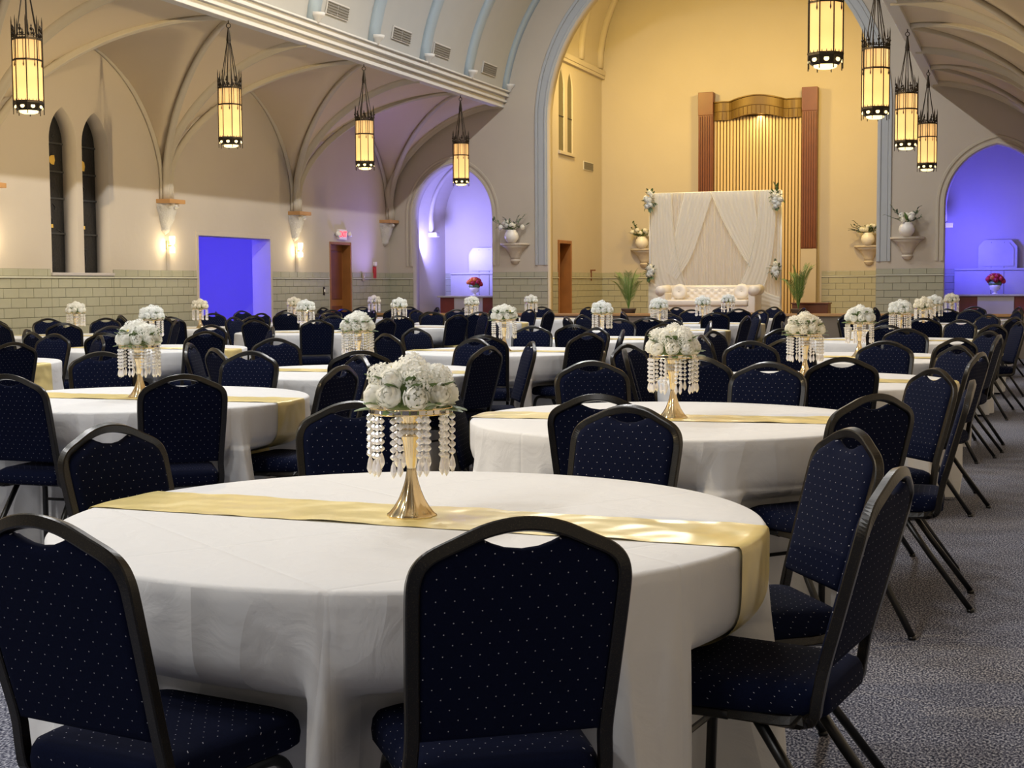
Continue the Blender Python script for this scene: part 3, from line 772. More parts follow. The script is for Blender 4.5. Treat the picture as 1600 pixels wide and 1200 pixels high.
# ------------------------------------------------------------------ wall sconces
for i, y in enumerate(PIERS[:3]):
    nm = ('below the corbel before the lancet windows', 'below the corbel between lancet windows and blue doorway', 'below the corbel beside the exit door')[i]
    t = thing('wall_sconce', 'lit brass up-and-down wall sconce ' + nm, 'sconce', (WL, y+.05, 2.0), 0, 'sconces under the corbels')
    mobj('back_plate', boxm(0, .025, -.035, .035, -.06, .08, .008), 'plate', t)
    bm = bmesh.new(); sweep(bm, [(.02, 0, .0), (.10, 0, .0)], circ(.012, 8)); mobj('arm', bm, 'plate', t)
    for s, nm2 in ((1, 'up'), (-1, 'down')):
        bm = bmesh.new(); lathe(bm, [(.018, 0), (.035, .02), (.045, .10), (.045, .13)] if s > 0 else [(.018, 0), (.035, -.02), (.042, -.08), (.042, -.10)], 14, .10, 0, s*.015)
        mobj('shade', bm, 'bulb', t, True)
    bm = bmesh.new(); sweep(bm, [(.006, -.02, -.06), (.006, -.02, -.49)], circ(.006, 5)); mobj('conduit', bm, 'wall_paint', t)
    light('sconce_bulb', 'POINT', (WL+.16, y+.05, 2.0), 11, (1, .80, .48), .04)

# ------------------------------------------------------------------ vents, exit sign, switches
def vent(loc, rx, label, w_=.74, h_=.17, tilt=0, two=True, face='x', group=None):
    t = thing('air_vent', label, 'vent', loc, 0, group)
    t.rotation_euler = (0, tilt, 0)
    mobj('frame', boxm(-.01, .012, -w_/2, w_/2, -h_/2, h_/2, .004), 'vent_frame', t)
    for k in range(2 if two else 1):
        y0 = -w_/2+.02+k*(w_/2-.01); y1 = y0+(w_/2-.03 if two else w_-.04)
        g = mobj('grille', boxm(.008, .016, y0, y1, -h_/2+.02, h_/2-.02), 'vent_grey', t)
        for j in range(5):
            z = -h_/2+.03+j*(h_-.06)/4; mobj('louvre', boxm(.014, .026, y0, y1, z-.006, z+.006), 'vent_frame' if False else 'vent_grey', g)
for k, (y, two) in enumerate(((20.14, True), (22.52, True), (24.27, False), (26.69, False))):
    a = math.asin((5.60-BZ)/BR); x = NX-BR*math.cos(a)
    vent((x+.015, y, 5.60), 0, '%s grille vent %s from the front wall, above the window-side cornice' % ('twin' if two else 'single', ordw[3-k]), .74, .22, a*.9, two, group='vents above the cornice')
vent((CHL+.002, 30.92, 3.99), 0, 'small grey vent on the chancel side wall below its lancets', .72, .2, 0, False)
t = thing('exit_sign', 'white exit sign with red letters and twin lamp heads above the exit door', 'exit sign', (WL, 25.5, 2.36))
mobj('housing', boxm(.0, .05, -.17, .17, -.10, .10, .01), 'exit_box', t)
tc_ = bpy.data.curves.new('exit_text', 'FONT'); tc_.body = 'EXIT'; tc_.size = .155; tc_.align_x = 'CENTER'; tc_.align_y = 'CENTER'; tc_.extrude = .004
to = bpy.data.objects.new('tmp', tc_); COL.objects.link(to); dg = bpy.context.evaluated_depsgraph_get(); dg.update()
tm = bpy.data.meshes.new_from_object(to.evaluated_get(dg)); bpy.data.objects.remove(to); tm.materials.append(MATS['exit_red'])
obj('lettering', tm, t, (.054, 0, 0), (R_(90), 0, R_(90)))
for s in (-1, 1):
    bm = bmesh.new(); lathe(bm, [(.02, -.03), (.05, 0), (.055, .05), (.04, .055)], 12); mobj('lamp_head', bm, 'white_plastic', t, True, loc=(.05, s*.25, .0), rot=(0, R_(70), s*.4))
    mobj('lamp_arm', boxm(.01, .03, *sorted((s*.17, s*.25)), -.01, .01), 'white_plastic', t)
def plate(loc, label, axis='x', h_=.16, w_=.10, m='plate', cat='switch plate'):
    t = thing('switch_plate', label, cat, loc)
    if axis == 'y': t.rotation_euler = (0, 0, R_(-90))
    mobj('plate', boxm(0, .012, -w_/2, w_/2, -h_/2, h_/2, .004), m, t)
    mobj('toggle', boxm(.012, .03, -.012, .012, -.02, .03, .003), 'white_plastic', t)
plate((WL+.03, 26.42, 1.52), 'brass switch plate on tiles beside the exit door')
plate((WL+.012, 24.72, 1.25), 'dark push plate on tiles before the exit door', h_=.16, w_=.06, m='bronze')
t = thing('fire_alarm', 'tall pink-red fire alarm box on the violet-lit aisle end wall', 'fire alarm', (WL, 26.98, 1.68))
mobj('box', boxm(0, .04, -.05, .05, -.18, .06, .006), 'red_flower', t); mobj('horn', boxm(.0, .06, -.04, .04, .08, .16, .01), 'exit_box', t)
t = thing('wall_candle_bracket', 'slim brown bracket on the chancel side wall beside its door', 'bracket', (CHL, 31.1, 1.55))
mobj('stem', boxm(.0, .03, -.02, .02, -.12, .12, .006), 'wood_red', t); mobj('arm', boxm(.0, .12, -.015, .015, .10, .13, .004), 'wood_red', t)

# ------------------------------------------------------------------ flowers: shared meshes
def petal_patch(bm, base, dirv, up, wd, ln, cup, n=3):
    d = Vector(dirv).normalized(); u = Vector(up).normalized(); s = d.cross(u).normalized(); b = Vector(base); rows = []
    for i in range(n+1):
        t = i/n; ww = wd*math.sin(math.pi*(.18+.72*t))**.8
        c = b+d*ln*t+u*cup*t*t
        rows.append([bm.verts.new(c-s*ww/2+u*ww*.18), bm.verts.new(c), bm.verts.new(c+s*ww/2+u*ww*.18)])
    for a, b2 in zip(rows, rows[1:]):
        for j in (0, 1): f = bm.faces.new((a[j], a[j+1], b2[j+1], b2[j])); f.smooth = True
def rose_mesh(m, r=.032, seed=0):
    g = random.Random(seed); bm = bmesh.new()
    for ring, (n, rr, tilt) in enumerate(((5, 1.0, .74), (5, .90, .95), (4, .76, 1.12), (4, .58, 1.28), (3, .38, 1.42))):
        for i in range(n):
            a = 2*math.pi*(i+.37*ring)/n+g.random()*.3
            rows = []
            for k in range(5):
                el = -.9+k*.42*tilt/1.0
                el = min(el, 1.5); row = []
                for j in range(5):
                    az = a+(j-2)*.30*(1.0 if k < 3 else .9); R = r*rr*(1+.05*math.sin(k*2+j)+.022*i)
                    lip = .10*r if k == 4 and ring < 2 else 0
                    row.append(bm.verts.new(((R*math.cos(el)+lip)*math.cos(az), (R*math.cos(el)+lip)*math.sin(az), R*math.sin(el)*.95+r*.11*ring)))
                rows.append(row)
            for p, q in zip(rows, rows[1:]):
                for j in range(4): f = bm.faces.new((p[j], p[j+1], q[j+1], q[j])); f.smooth = True
    return tomesh(bm, m, name='rose')
def daisy_mesh(m):
    bm = bmesh.new()
    for i in range(12):
        a = 2*math.pi*i/12; petal_patch(bm, (.008*math.cos(a), .008*math.sin(a), 0), (math.cos(a), math.sin(a), .25), (0, 0, 1), .014, .034, .004)
    for i in range(9):
        a = 2*math.pi*(i+.5)/9; petal_patch(bm, (.005*math.cos(a), .005*math.sin(a), .004), (math.cos(a), math.sin(a), .7), (0, 0, 1), .011, .022, .003)
    return tomesh(bm, m, name='daisy')
def cluster_mesh(m, r=.038, n=70, seed=1, sz=.0085):
    g = random.Random(seed); bm = bmesh.new()
    for i in range(n):
        z = 1-1.5*(i+.5)/n; rr = math.sqrt(max(0, 1-z*z)); a = i*2.39996
        p = Vector((rr*math.cos(a), rr*math.sin(a), z)); q = p*(r*(.85+.25*g.random()))
        t1 = p.orthogonal().normalized(); t2 = p.cross(t1)
        for k in range(4):
            an = k*math.pi/2+g.random(); dd = (t1*math.cos(an)+t2*math.sin(an)); e = t1*math.cos(an+1.57)+t2*math.sin(an+1.57)
            bm.faces.new([bm.verts.new(v) for v in (q, q+dd*sz*.7+e*sz*.5+p*.002, q+dd*sz*1.25+p*.0035, q+dd*sz*.7-e*sz*.5+p*.002)])
    return tomesh(bm, m, name='floret_cluster')
def leaf_mesh(m, ln=.06, wd=.03):
    bm = bmesh.new(); petal_patch(bm, (0, 0, 0), (0, 1, .1), (0, 0, 1), wd, ln, -.012, 5); return tomesh(bm, m, name='leaf')
FM = {}
for key, m in (('w', 'petal'), ('c', 'petal_cream'), ('i', 'petal_ice')):
    FM['rose', key] = [rose_mesh(m, .031, s) for s in (0, 1)]; FM['cluster', key] = [cluster_mesh(m, .036, 64, s) for s in (2, 3)]
    FM['daisy', key] = daisy_mesh(m)
FM['leaf'] = leaf_mesh('leaf'); FM['leaf_grey'] = leaf_mesh('leaf_grey', .05, .028); FM['rose_red'] = rose_mesh('red_flower', .05, 4); FM['rose_orange'] = rose_mesh('orange_flower', .05, 5)
def aim(v, spin=0):
    return (Vector(v).to_track_quat('Z', 'Y') @ Matrix.Rotation(spin, 3, 'Z').to_quaternion()).to_euler()

# ------------------------------------------------------------------ centrepieces
VPROF = [(.064, 0), (.063, .004), (.056, .010), (.045, .024), (.033, .045), (.024, .068), (.017, .092), (.0125, .118), (.0115, .128), (.013, .135), (.0165, .16), (.021, .19), (.026, .208), (.028, .214), (.022, .218), (.024, .226), (.019, .232), (.025, .245), (.030, .262), (.031, .270), (.001, .270)]
CPM = {}
bm = bmesh.new(); lathe(bm, VPROF, 40, flute=.045, nfl=10); CPM['vase'] = tomesh(bm, 'gold', True, name='vase')
bm = bmesh.new()
for i in range(14):
    a = 2*math.pi*i/14
    for z in (.222, .238): 
        b2 = bmesh.new(); bmesh.ops.create_icosphere(b2, subdivisions=1, radius=.0075); merge(bm, b2, Matrix.Translation((.026*math.cos(a), .026*math.sin(a), z)))
CPM['jewels'] = tomesh(bm, 'crystal', name='jewel_band')
bm = bmesh.new(); RR = .108
for z in (.272, .286): sweep(bm, [(RR*math.cos(2*math.pi*i/40), RR*math.sin(2*math.pi*i/40), z) for i in range(40)], circ(.0018, 5), closed=True)
for i in range(5):
    a = 2*math.pi*i/5; sweep(bm, [(.028*math.cos(a), .028*math.sin(a), .268), (RR*math.cos(a), RR*math.sin(a), .272)], circ(.0018, 4))
CPM['ring'] = tomesh(bm, 'gold', name='ring')
bm = bmesh.new()
for i in range(32):
    a = 2*math.pi*i/32; c, s = math.cos(a)*RR, math.sin(a)*RR
    b2 = bmesh.new(); box(b2, -.0012, .0012, -.0085, .0085, .274, .2845); merge(bm, b2, Matrix.Translation((c, s, 0)) @ Matrix.Rotation(a, 4, 'Z'))
CPM['mirror'] = tomesh(bm, 'mirror', name='mirror_facets')
def strand(nb=6, n=8):
    bm = bmesh.new(); z = 0
    for i in range(nb):
        lathe(bm, [(.002, 0), (.0085, -.006), (.0085, -.010), (.002, -.016)], n, 0, 0, z); z -= .0185
    lathe(bm, [(.0015, 0), (.006, -.012), (.0085, -.028), (.0055, -.036), (.0005, -.044)], n, 0, 0, z)
    return tomesh(bm, 'crystal', name='crystal_strand')
CPM['strand'] = strand()
SP = [2*math.pi*i/10+d for i in range(10) for d in (0, .17)]
# bouquet layout: (kind, direction, radius factor)
def bouquet_layout(seed, n_low=9):
    g = random.Random(seed); L = []
    for i in range(n_low):
        a = 2*math.pi*(i+.2*g.random())/n_low; L.append(('rose', a, .22+.1*g.random(), .103))
    for i in range(7):
        a = 2*math.pi*(i+.3*g.random())/7+.4; L.append((g.choice(['cluster', 'cluster', 'rose', 'daisy']), a, .68+.12*g.random(), .103))
    for i in range(4):
        a = 2*math.pi*i/4+.3; L.append((g.choice(['cluster', 'rose', 'daisy', 'cluster']), a, 1.12, .098))
    L.append(('cluster', 0, 1.55, .098)); return L
def centrepiece(loc, label, tone, detail, seed, rz=0.):
    t = thing('centerpiece', label, 'centerpiece', loc, rz, 'white flower centerpieces')
    v = obj('vase', CPM['vase'], t); obj('jewel_band', CPM['jewels'], v)
    rg = obj('ring', CPM['ring'], t); obj('mirror_facets', CPM['mirror'], rg)
    for a in SP: obj('crystal_strand', CPM['strand'], t, (RR*math.cos(a), RR*math.sin(a), .270-(.004 if a % .5 > .25 else 0)))
    g = random.Random(seed*7+1)
    if detail:
        for kind, a, el, r in bouquet_layout(seed):
            d = Vector((math.cos(a)*math.cos(el), math.sin(a)*math.cos(el), math.sin(el)))
            p = Vector((0, 0, .292))+Vector((d.x*r, d.y*r, d.z*r*.98))
            me = FM['daisy', tone] if kind == 'daisy' else FM[kind, tone][g.randrange(2)]
            f = obj(kind if kind != 'cluster' else 'floret_cluster', me, t, p, aim(d, g.random()*6))
            if kind == 'daisy':
                f.scale = (1.15,)*3
                b2 = bmesh.new(); bmesh.ops.create_icosphere(b2, subdivisions=1, radius=.007); mobj('flower_centre', b2, 'petal_centre', f, True, loc=(0, 0, .008))
        for i in range(24):
            a = 2*math.pi*i/12+g.random()*.3; el = g.choice((-.12, .05, .45, .6)); d = Vector((math.cos(a)*math.cos(el), math.sin(a)*math.cos(el), math.sin(el)))
            p = Vector((0, 0, .287))+d*.082; q = (Vector(d)+Vector((0, 0, .2))).to_track_quat('Y', 'Z').to_euler()
            lf = obj('leaf', FM['leaf'], t, p, q); lf.scale = (1.1,)*3
        bm = bmesh.new(); bmesh.ops.create_icosphere(bm, subdivisions=2, radius=.075); bmesh.ops.transform(bm, matrix=Matrix.Diagonal((1, 1, .75, 1)), verts=bm.verts[:]); mobj('foliage_core', bm, 'leaf', t, loc=(0, 0, .315))
    else:
        obj('flowers', BQ[tone], t); obj('leaves', BQ['leaves'], t)
    return t
def joined_bouquet(tone, seed):
    g = random.Random(seed); bm = bmesh.new()
    for kind, a, el, r in bouquet_layout(seed, 9):
        d = Vector((math.cos(a)*math.cos(el), math.sin(a)*math.cos(el), math.sin(el))); p = Vector((0, 0, .29))+d*r
        me = FM['daisy', tone] if kind == 'daisy' else FM[kind, tone][g.randrange(2)]
        b2 = bmesh.new(); b2.from_mesh(me); merge(bm, b2, Matrix.Translation(p) @ aim(d, g.random()*6).to_matrix().to_4x4())
    return tomesh(bm, {'w': 'petal', 'c': 'petal_cream', 'i': 'petal_ice'}[tone], name='flowers')
BQ = {k: joined_bouquet(k, 11) for k in 'wci'}
bm = bmesh.new(); g = random.Random(5)
for i in range(16):
    a = 2*math.pi*i/16+g.random()*.3; el = g.choice((-.12, .05, .5)); d = Vector((math.cos(a)*math.cos(el), math.sin(a)*math.cos(el), math.sin(el)))
    b2 = bmesh.new(); b2.from_mesh(FM['leaf']); merge(bm, b2, Matrix.Translation(Vector((0, 0, .285))+d*.07) @ (d+Vector((0, 0, .2))).to_track_quat('Y', 'Z').to_matrix().to_4x4())
b2 = bmesh.new(); bmesh.ops.create_icosphere(b2, subdivisions=2, radius=.075); merge(bm, b2, Matrix.Translation((0, 0, .315)) @ Matrix.Diagonal((1, 1, .75, 1)))
BQ['leaves'] = tomesh(bm, 'leaf', name='leaves')

# ------------------------------------------------------------------ banquet chair
def back_y(z): return -.185-(z-.46)*.27
def hoop_path():
    half = [(-.165, .10, .392), (-.172, -.02, .390), (-.182, -.13, .392), (-.188, -.178, .408), (-.190, back_y(.45)-.006, .45)]
    for x, z in ((-.186, .52), (-.190, .62), (-.194, .72), (-.1965, .80), (-.1950, .832), (-.186, .858), (-.165, .8785), (-.122, .899), (-.075, .920), (-.035, .930)): half.append((x, back_y(z), z))
    pts = half+[(0, back_y(.933), .933)]+[(-x, y, z) for x, y, z in half[::-1]]
    return catmull(pts, 4)
CH = {}
bm = bmesh.new(); sweep(bm, hoop_path(), rrect(.0130, .0125, .003), up=(0, -1, .27)); CH['frame'] = tomesh(bm, 'frame', False, name='back_frame')
def offset_loop(lp, d):
    n = len(lp); out = []
    for i in range(n):
        p0, p1, p2 = Vector(lp[i-1]), Vector(lp[i]), Vector(lp[(i+1) % n])
        e1 = (p1-p0).normalized(); e2 = (p2-p1).normalized(); nrm = Vector((-e1.y-e2.y, e1.x+e2.x))
        if nrm.length < 1e-6: nrm = Vector((-e1.y, e1.x))
        nrm.normalize(); c = max(.5, nrm.dot(Vector((-e1.y, e1.x)))); out.append(tuple(p1+nrm*d/c))
    return out
def puffy(loop, layers, place, m, name):
    """loop ccw (u,v); layers: (inset, height) front to back."""
    bm = bmesh.new(); rings = []
    for ins, h in layers:
        lp = offset_loop(loop, ins) if ins else loop
        rings.append([bm.verts.new(place(u, v, h)) for u, v in lp])
    n = len(loop)
    for a, b in zip(rings, rings[1:]):
        for i in range(n): f = bm.faces.new((a[i], a[(i+1) % n], b[(i+1) % n], b[i])); f.smooth = True
    f = bm.faces.new(rings[0][::-1]); f.smooth = True; f = bm.faces.new(rings[-1]); f.smooth = True
    bmesh.ops.recalc_face_normals(bm, faces=bm.faces[:])
    return tomesh(bm, m, name=name)
pl = [(-.176, .515), (.176, .515)]
side = [(.1805, .62), (.185, .74), (.1875, .805), (.1865, .832), (.178, .854), (.158, .8725), (.121, .890), (.084, .907)]
scoop = [(.070, .906), (.056, .899), (.032, .8905), (0, .887)]
rt = side+scoop; loop = pl+rt+[(-u, v) for u, v in rt[:-1]][::-1]
CH['back'] = puffy(loop, ((.026, .024), (.012, .021), (.003, .012), (0, 0), (.003, -.009), (.010, -.013), (.02, -.014)), lambda u, v, h: (u, back_y(v)+h+.002, v), 'navy_back', 'backrest')
sl = []
for (cx, cy, r, a0_, a1_) in ((.155, .165, .055, 0, 90), (-.155, .165, .055, 90, 180), (-.135, -.155, .05, 180, 270), (.135, -.155, .05, 270, 360)):
    for k in range(7): a = R_(a0_+(a1_-a0_)*k/6); sl.append((cx+r*math.cos(a), cy+r*math.sin(a)))
def scaled(loop, layers, m, name):
    bm = bmesh.new(); rings = [[bm.verts.new((u*(1-i/.20), v*(1-i/.21), h)) for u, v in loop] for i, h in layers]; n = len(loop)
    for a, b in zip(rings, rings[1:]):
        for i in range(n): f = bm.faces.new((a[i], a[(i+1) % n], b[(i+1) % n], b[i])); f.smooth = True
    bm.faces.new(rings[0][::-1]); f = bm.faces.new(rings[-1]); f.smooth = True
    bmesh.ops.recalc_face_normals(bm, faces=bm.faces[:]); return tomesh(bm, m, name=name)
CH['seat'] = scaled(sl, ((.05, .402), (.012, .402), (.002, .410), (0, .43), (.003, .452), (.010, .465), (.030, .4755), (.08, .4785), (.13, .480)), 'navy_seat', 'seat')
def tube(pts, n=5, rad=.0115):
    b = bmesh.new(); sweep(b, catmull(pts, n), rrect(rad, rad, .004), up=(0, 1, .01)); return b
for s, nm in ((-1, 'l'), (1, 'r')):
    b = bmesh.new(); sweep(b, catmull([(s*.172, .02, .388), (s*.172, .10, .388), (s*.174, .152, .378), (s*.178, .180, .34), (s*.183, .188, .25), (s*.19, .198, .012)], 4), rrect(.0115, .0115, .004), up=(1, 0, .01)); lathe(b, [(.014, 0), (.016, .004), (.015, .014)], 8, s*.19, .198, 0); CH['fl', s] = tomesh(b, 'frame_black', True, name='leg')
    b = bmesh.new(); sweep(b, [(s*.165, -.04, .392), (s*.175, -.15, .235), (s*.19, -.318, .012)], rrect(.0115, .0115, .004), up=(1, 0, .01)); lathe(b, [(.014, 0), (.016, .004), (.015, .014)], 8, s*.19, -.318, 0); CH['rl', s] = tomesh(b, 'frame_black', True, name='leg')
b = bmesh.new(); sweep(b, [(-.183, .187, .27), (.183, .187, .27)], circ(.008, 6), up=(0, 0, 1)); CH['sf'] = tomesh(b, 'frame_black', name='stretcher')
b = bmesh.new(); sweep(b, [(-.17, -.11, .392), (.17, -.11, .392)], circ(.008, 6)); sweep(b, [(-.172, .10, .388), (.172, .10, .388)], circ(.008, 6)); CH['sr'] = tomesh(b, 'frame_black', name='seat_rail')
def chair(loc, rz, label, group):
    t = thing('banquet_chair', label, 'chair', loc, rz, group)
    obj('back_frame', CH['frame'], t); obj('backrest', CH['back'], t); obj('seat', CH['seat'], t)
    for k in ('fl', 'rl'):
        for s in (-1, 1): obj('leg', CH[k, s], t)
    obj('stretcher', CH['sf'], t); obj('seat_rail', CH['sr'], t)
    return t

# ------------------------------------------------------------------ tables: position, row, chairs (azimuth, distance of the chair back from the centre)
TZ = .75
ROWN = {'A': 'carpet-aisle', 'B': 'sofa-facing', 'C': 'second-from-windows', 'D': 'window-wall'}
TABLES = [
 ('A', 8, -1.53, 3.40, -1.2, 'w', [(-97, 1.29), (-56.8, 1.235), (-6, 1.25), (34, 1.26), (80, 1.29), (122, 1.36), (170, 1.10)]),
 ('A', 7, -1.53, 6.28, 6, 'w', [(-90, 1.16), (-42, 1.31), (-1, 1.28), (37, 1.35), (78, 1.18), (124, 1.26), (190, 1.06)]),
 ('B', 7, -4.60, 6.62, 3, 'w', [(-89, 1.09), (-45, 1.22), (-1, 1.24), (51, 1.31), (94, 1.30), (134, 1.39)]),
 ('A', 6, -1.35, 9.00, 2, 'c', [(-11, 1.07), (39, 1.13), (75, 1.42), (116, 1.27), (161, 1.35), (-165, 1.12), (-113, 1.11), (-71, 1.05)]),
 ('B', 6, -4.50, 9.10, 3, 'w', [(-8, 1.06), (30, 1.25), (68, 1.19), (144, 1.42), (-178, 1.31), (-127, 1.06), (-63, 1.06)]),
 ('B', 5, -4.55, 12.20, 2, 'w', [(10, 1.08), (54, 1.07), (97, 1.2), (160, 1.12), (-120, 1.3), (-77, 1.33), (-34, 1.19)]),
 ('A', 5, -1.34, 11.85, 1, 'i', [(-46, 1.15), (-7, 1.08), (38, 1.24), (79, 1.40), (126, 1.36), (160, 1.38), (-154, 1.30), (-107, 1.26)]),
 ('D', 4, -11.2, 14.80, 0, 'w', [(20, 1.25), (66, 1.28), (108, 1.2), (143, 1.34), (182, 1.2), (-100, 1.18), (-58, 1.3)]),
 ('C', 5, -8.15, 11.95, 0, 'i', [(40, 1.18), (96, 1.26), (144, 1.2), (-160, 1.22), (-118, 1.22), (-75, 1.2), (-32, 1.16)]),
 ('D', 3, -11.35, 17.85, 0, 'c', [(76, 1.26), (114, 1.22), (152, 1.22), (192, 1.2), (-122, 1.2), (-78, 1.18), (-20, 1.2)]),
 ('D', 2, -11.35, 20.65, 0, 'c', [(42, 1.34), (86, 1.2), (124, 1.18), (166, 1.2), (-152, 1.25), (-68, 1.12), (-34, 1.18)]),
 ('C', 4, -8.90, 16.50, 0, 'i', [(32, 1.12), (100, 1.18), (172, 1.18), (-90, 1.26), (-56, 1.3), (-14, 1.34)]),
 ('D', 1, -11.40, 23.75, 0, 'c', [(40, 1.2), (82, 1.2), (126, 1.2), (168, 1.2), (-90, 1.18), (-48, 1.2), (-140, 1.2)]),
 ('C', 3, -8.65, 18.85, 0, 'i', [(38, 1.3), (90, 1.2), (188, 1.24), (-130, 1.18), (-66, 1.26), (-24, 1.24)]),
 ('C', 2, -8.50, 21.30, 0, 'w', [(58, 1.18), (124, 1.2), (162, 1.18), (-102, 1.18), (-62, 1.2), (-4, 1.36)]),
 ('C', 1, -8.35, 23.75, 0, 'w', [(52, 1.24), (100, 1.24), (140, 1.18), (176, 1.3), (-90, 1.2)]),
 ('B', 4, -4.48, 15.10, 1, 'i', [(16, 1.18), (64, 1.18), (98, 1.24), (-170, 1.2), (-88, 1.18), (-42, 1.18)]),
 ('B', 3, -4.60, 18.10, 0, 'i', [(28, 1.32), (98, 1.24), (166, 1.18), (-148, 1.24), (-82, 1.18), (-6, 1.18)]),
 ('B', 2, -4.70, 21.15, 0, 'i', [(50, 1.12), (110, 1.2), (-148, 1.24), (-68, 1.18), (-108, 1.2), (-12, 1.24)]),
 ('B', 1, -4.90, 24.00, 0, 'i', [(58, 1.14), (106, 1.18), (152, 1.18), (-138, 1.18), (-70, 1.2), (-10, 1.32)]),
 ('A', 4, -1.33, 15.40, 0, 'i', [(18, 1.24), (62, 1.18), (100, 1.2), (-90, 1.18), (-40, 1.24), (-170, 1.2)]),
 ('A', 3, -1.30, 18.30, 0, 'c', [(52, 1.18), (95, 1.2), (144, 1.24), (-86, 1.18), (-30, 1.24)]),
 ('A', 2, -1.36, 21.30, 0, 'i', [(68, 1.18), (20, 1.2), (-114, 1.18), (-160, 1.2)]),
 ('A', 1, -1.28, 24.15, 0, 'c', [(24, 1.12), (74, 1.14), (170, 1.24), (-90, 1.18)]),
 ('C', 6, -8.30, 9.25, 2, 'w', [(82, 1.2), (48, 1.25), (-25, 1.2), (-70, 1.2)]),
]
TURN = {(4, -178): 16}      # chairs left turned a little away from their table
def octant(az, row):
    names = ['aisle side', 'stage-aisle corner', 'stage side', 'stage-window corner', 'window side', 'rear-window corner', 'rear side', 'rear-aisle corner']
    return names[int(round((az % 360)/45)) % 8]
ROUND = .914
def smooth(a, b, x):
    t = min(max((x-a)/(b-a), 0), 1); return t*t*(3-2*t)
CHAIRS = []                    # every chair: table, azimuth, R, place and turn (the cloths must hang clear of them)
for ti, (row, num, tx, ty, ang, tone, chs) in enumerate(TABLES):
    for az, R in chs:
        a = R_(az); jit = R_(rnd.uniform(-4, 4))+R_(TURN.get((ti, az), 0)); d = R-.305
        CHAIRS.append((ti, az, R, tx+d*math.cos(a), ty+d*math.sin(a), a+math.pi/2+jit))
def footprint(pad=.022):
    fp = []
    for s, a0_, a1_ in ((1, 0, 90), (-1, 90, 180)):
        for k in range(7): a = R_(a0_+(a1_-a0_)*k/6); fp.append((s*.155+(.055+pad)*math.cos(a), .165+(.055+pad)*math.sin(a)))
    return fp+[(-.21-pad, -.34), (.21+pad, -.34)]
FP = footprint(); NB_ = 1440
def seat_limit(tx, ty):
    """distance from the table centre to the first chair met, for each quarter degree"""
    lim = [9.]*NB_
    for (_, _, _, cx, cy, rz) in CHAIRS:
        if math.hypot(cx-tx, cy-ty) > 1.6: continue
        c, s = math.cos(rz), math.sin(rz); P = [(cx-tx+u*c-v*s, cy-ty+u*s+v*c) for u, v in FP]
        for (x0, y0), (x1, y1) in zip(P, P[1:]+P[:1]):
            for k in range(41):
                x, y = x0+(x1-x0)*k/40, y0+(y1-y0)*k/40; b = int(round(math.atan2(y, x)/(2*math.pi)*NB_)) % NB_; lim[b] = min(lim[b], math.hypot(x, y))
    out = []
    for b in range(NB_):
        m = 9.
        for dd in range(-14, 15):
            e = lim[(b+dd) % NB_]
            if e < 9: m = min(m, e+max(0, abs(dd)-3)/4*.13)
        out.append(m)
    return out
def cloth_fn(lim, seed):
    g = random.Random(seed); ph = [g.random()*6.28 for _ in range(8)]; fr = [5, 7, 11, 13, 17, 23]
    def fold(th): return sum(math.sin(f*th+p)/(1+.35*i) for i, (f, p) in enumerate(zip(fr, ph)))*.34
    def rc(th, z):
        q = (TZ-z)/TZ                     # 0 top .. 1 floor
        fo = fold(th+.05*math.sin(z*5))
        crisp = abs((th*3.5+ph[6]+.6*z) % 1-.5)*2; crisp2 = abs((th*6.1+ph[7]-.9*z) % 1-.5)*2
        base = ROUND+.005+.055*smooth(0, .8, q)*(.75+fo*.8)+.030*smooth(.02, .6, q)*(crisp**2-.35)+.012*smooth(.02, .4, q)*(crisp2**3-.3)
        rs = lim[int(round(th/(2*math.pi)*NB_)) % NB_]
        # the cloth hangs down on to the seat, lies back over it and falls to the floor before its front edge; it stays clear of the backrest
        k = max(0, min(1, (TZ-.008-z)/(TZ-.008-.489)))**7
        return max(min(base, (ROUND+.004)*(1-k)+rs*k, rs+.37+.27*(z-.46)), .40) if rs < base else base
    return rc
def tablecloth(tx, ty, seed, nt, nz):
    rc = cloth_fn(seat_limit(tx, ty), seed); bm = bmesh.new()
    zs = [TZ, TZ-.003, TZ-.010]+sorted([TZ-.010-(TZ-.03)*((i+1)/nz) for i in range(nz)]+[.64, .59, .56, .54, .525, .512, .503, .495, .4885], reverse=True)
    ctr = bm.verts.new((0, 0, TZ)); top = []
    for rr in (.3, .6, .85): top.append([bm.verts.new((ROUND*rr*math.cos(2*math.pi*i/nt), ROUND*rr*math.sin(2*math.pi*i/nt), TZ)) for i in range(nt)])
    rings = top[:]; G = []
    for j, z in enumerate(zs):
        G.append([ROUND-.008 if j == 0 else (ROUND-.001 if j == 1 else rc(2*math.pi*i/nt, z)) for i in range(nt)])
        rings.append([bm.verts.new((r*math.cos(2*math.pi*i/nt), r*math.sin(2*math.pi*i/nt), z)) for i, r in enumerate(G[-1])])
    for i in range(nt): f = bm.faces.new((ctr, rings[0][i], rings[0][(i+1) % nt])); f.smooth = True
    for a, b in zip(rings, rings[1:]):
        for i in range(nt): f = bm.faces.new((a[i], b[i], b[(i+1) % nt], a[(i+1) % nt])); f.smooth = True
    def surf(th, z):                      # outermost cloth radius near this spot, so that the runner lies on the cloth
        u = (th/(2*math.pi)*nt) % nt; i0 = int(u); f = u-i0
        j = 0
        while j < len(zs)-2 and zs[j+1] > z: j += 1
        t = min(max((zs[j]-z)/(zs[j]-zs[j+1]), 0), 1)
        a = G[j][i0 % nt]*(1-f)+G[j][(i0+1) % nt]*f; b = G[j+1][i0 % nt]*(1-f)+G[j+1][(i0+1) % nt]*f
        return a*(1-t)+b*t
    return tomesh(bm, 'cloth', name='tablecloth'), surf
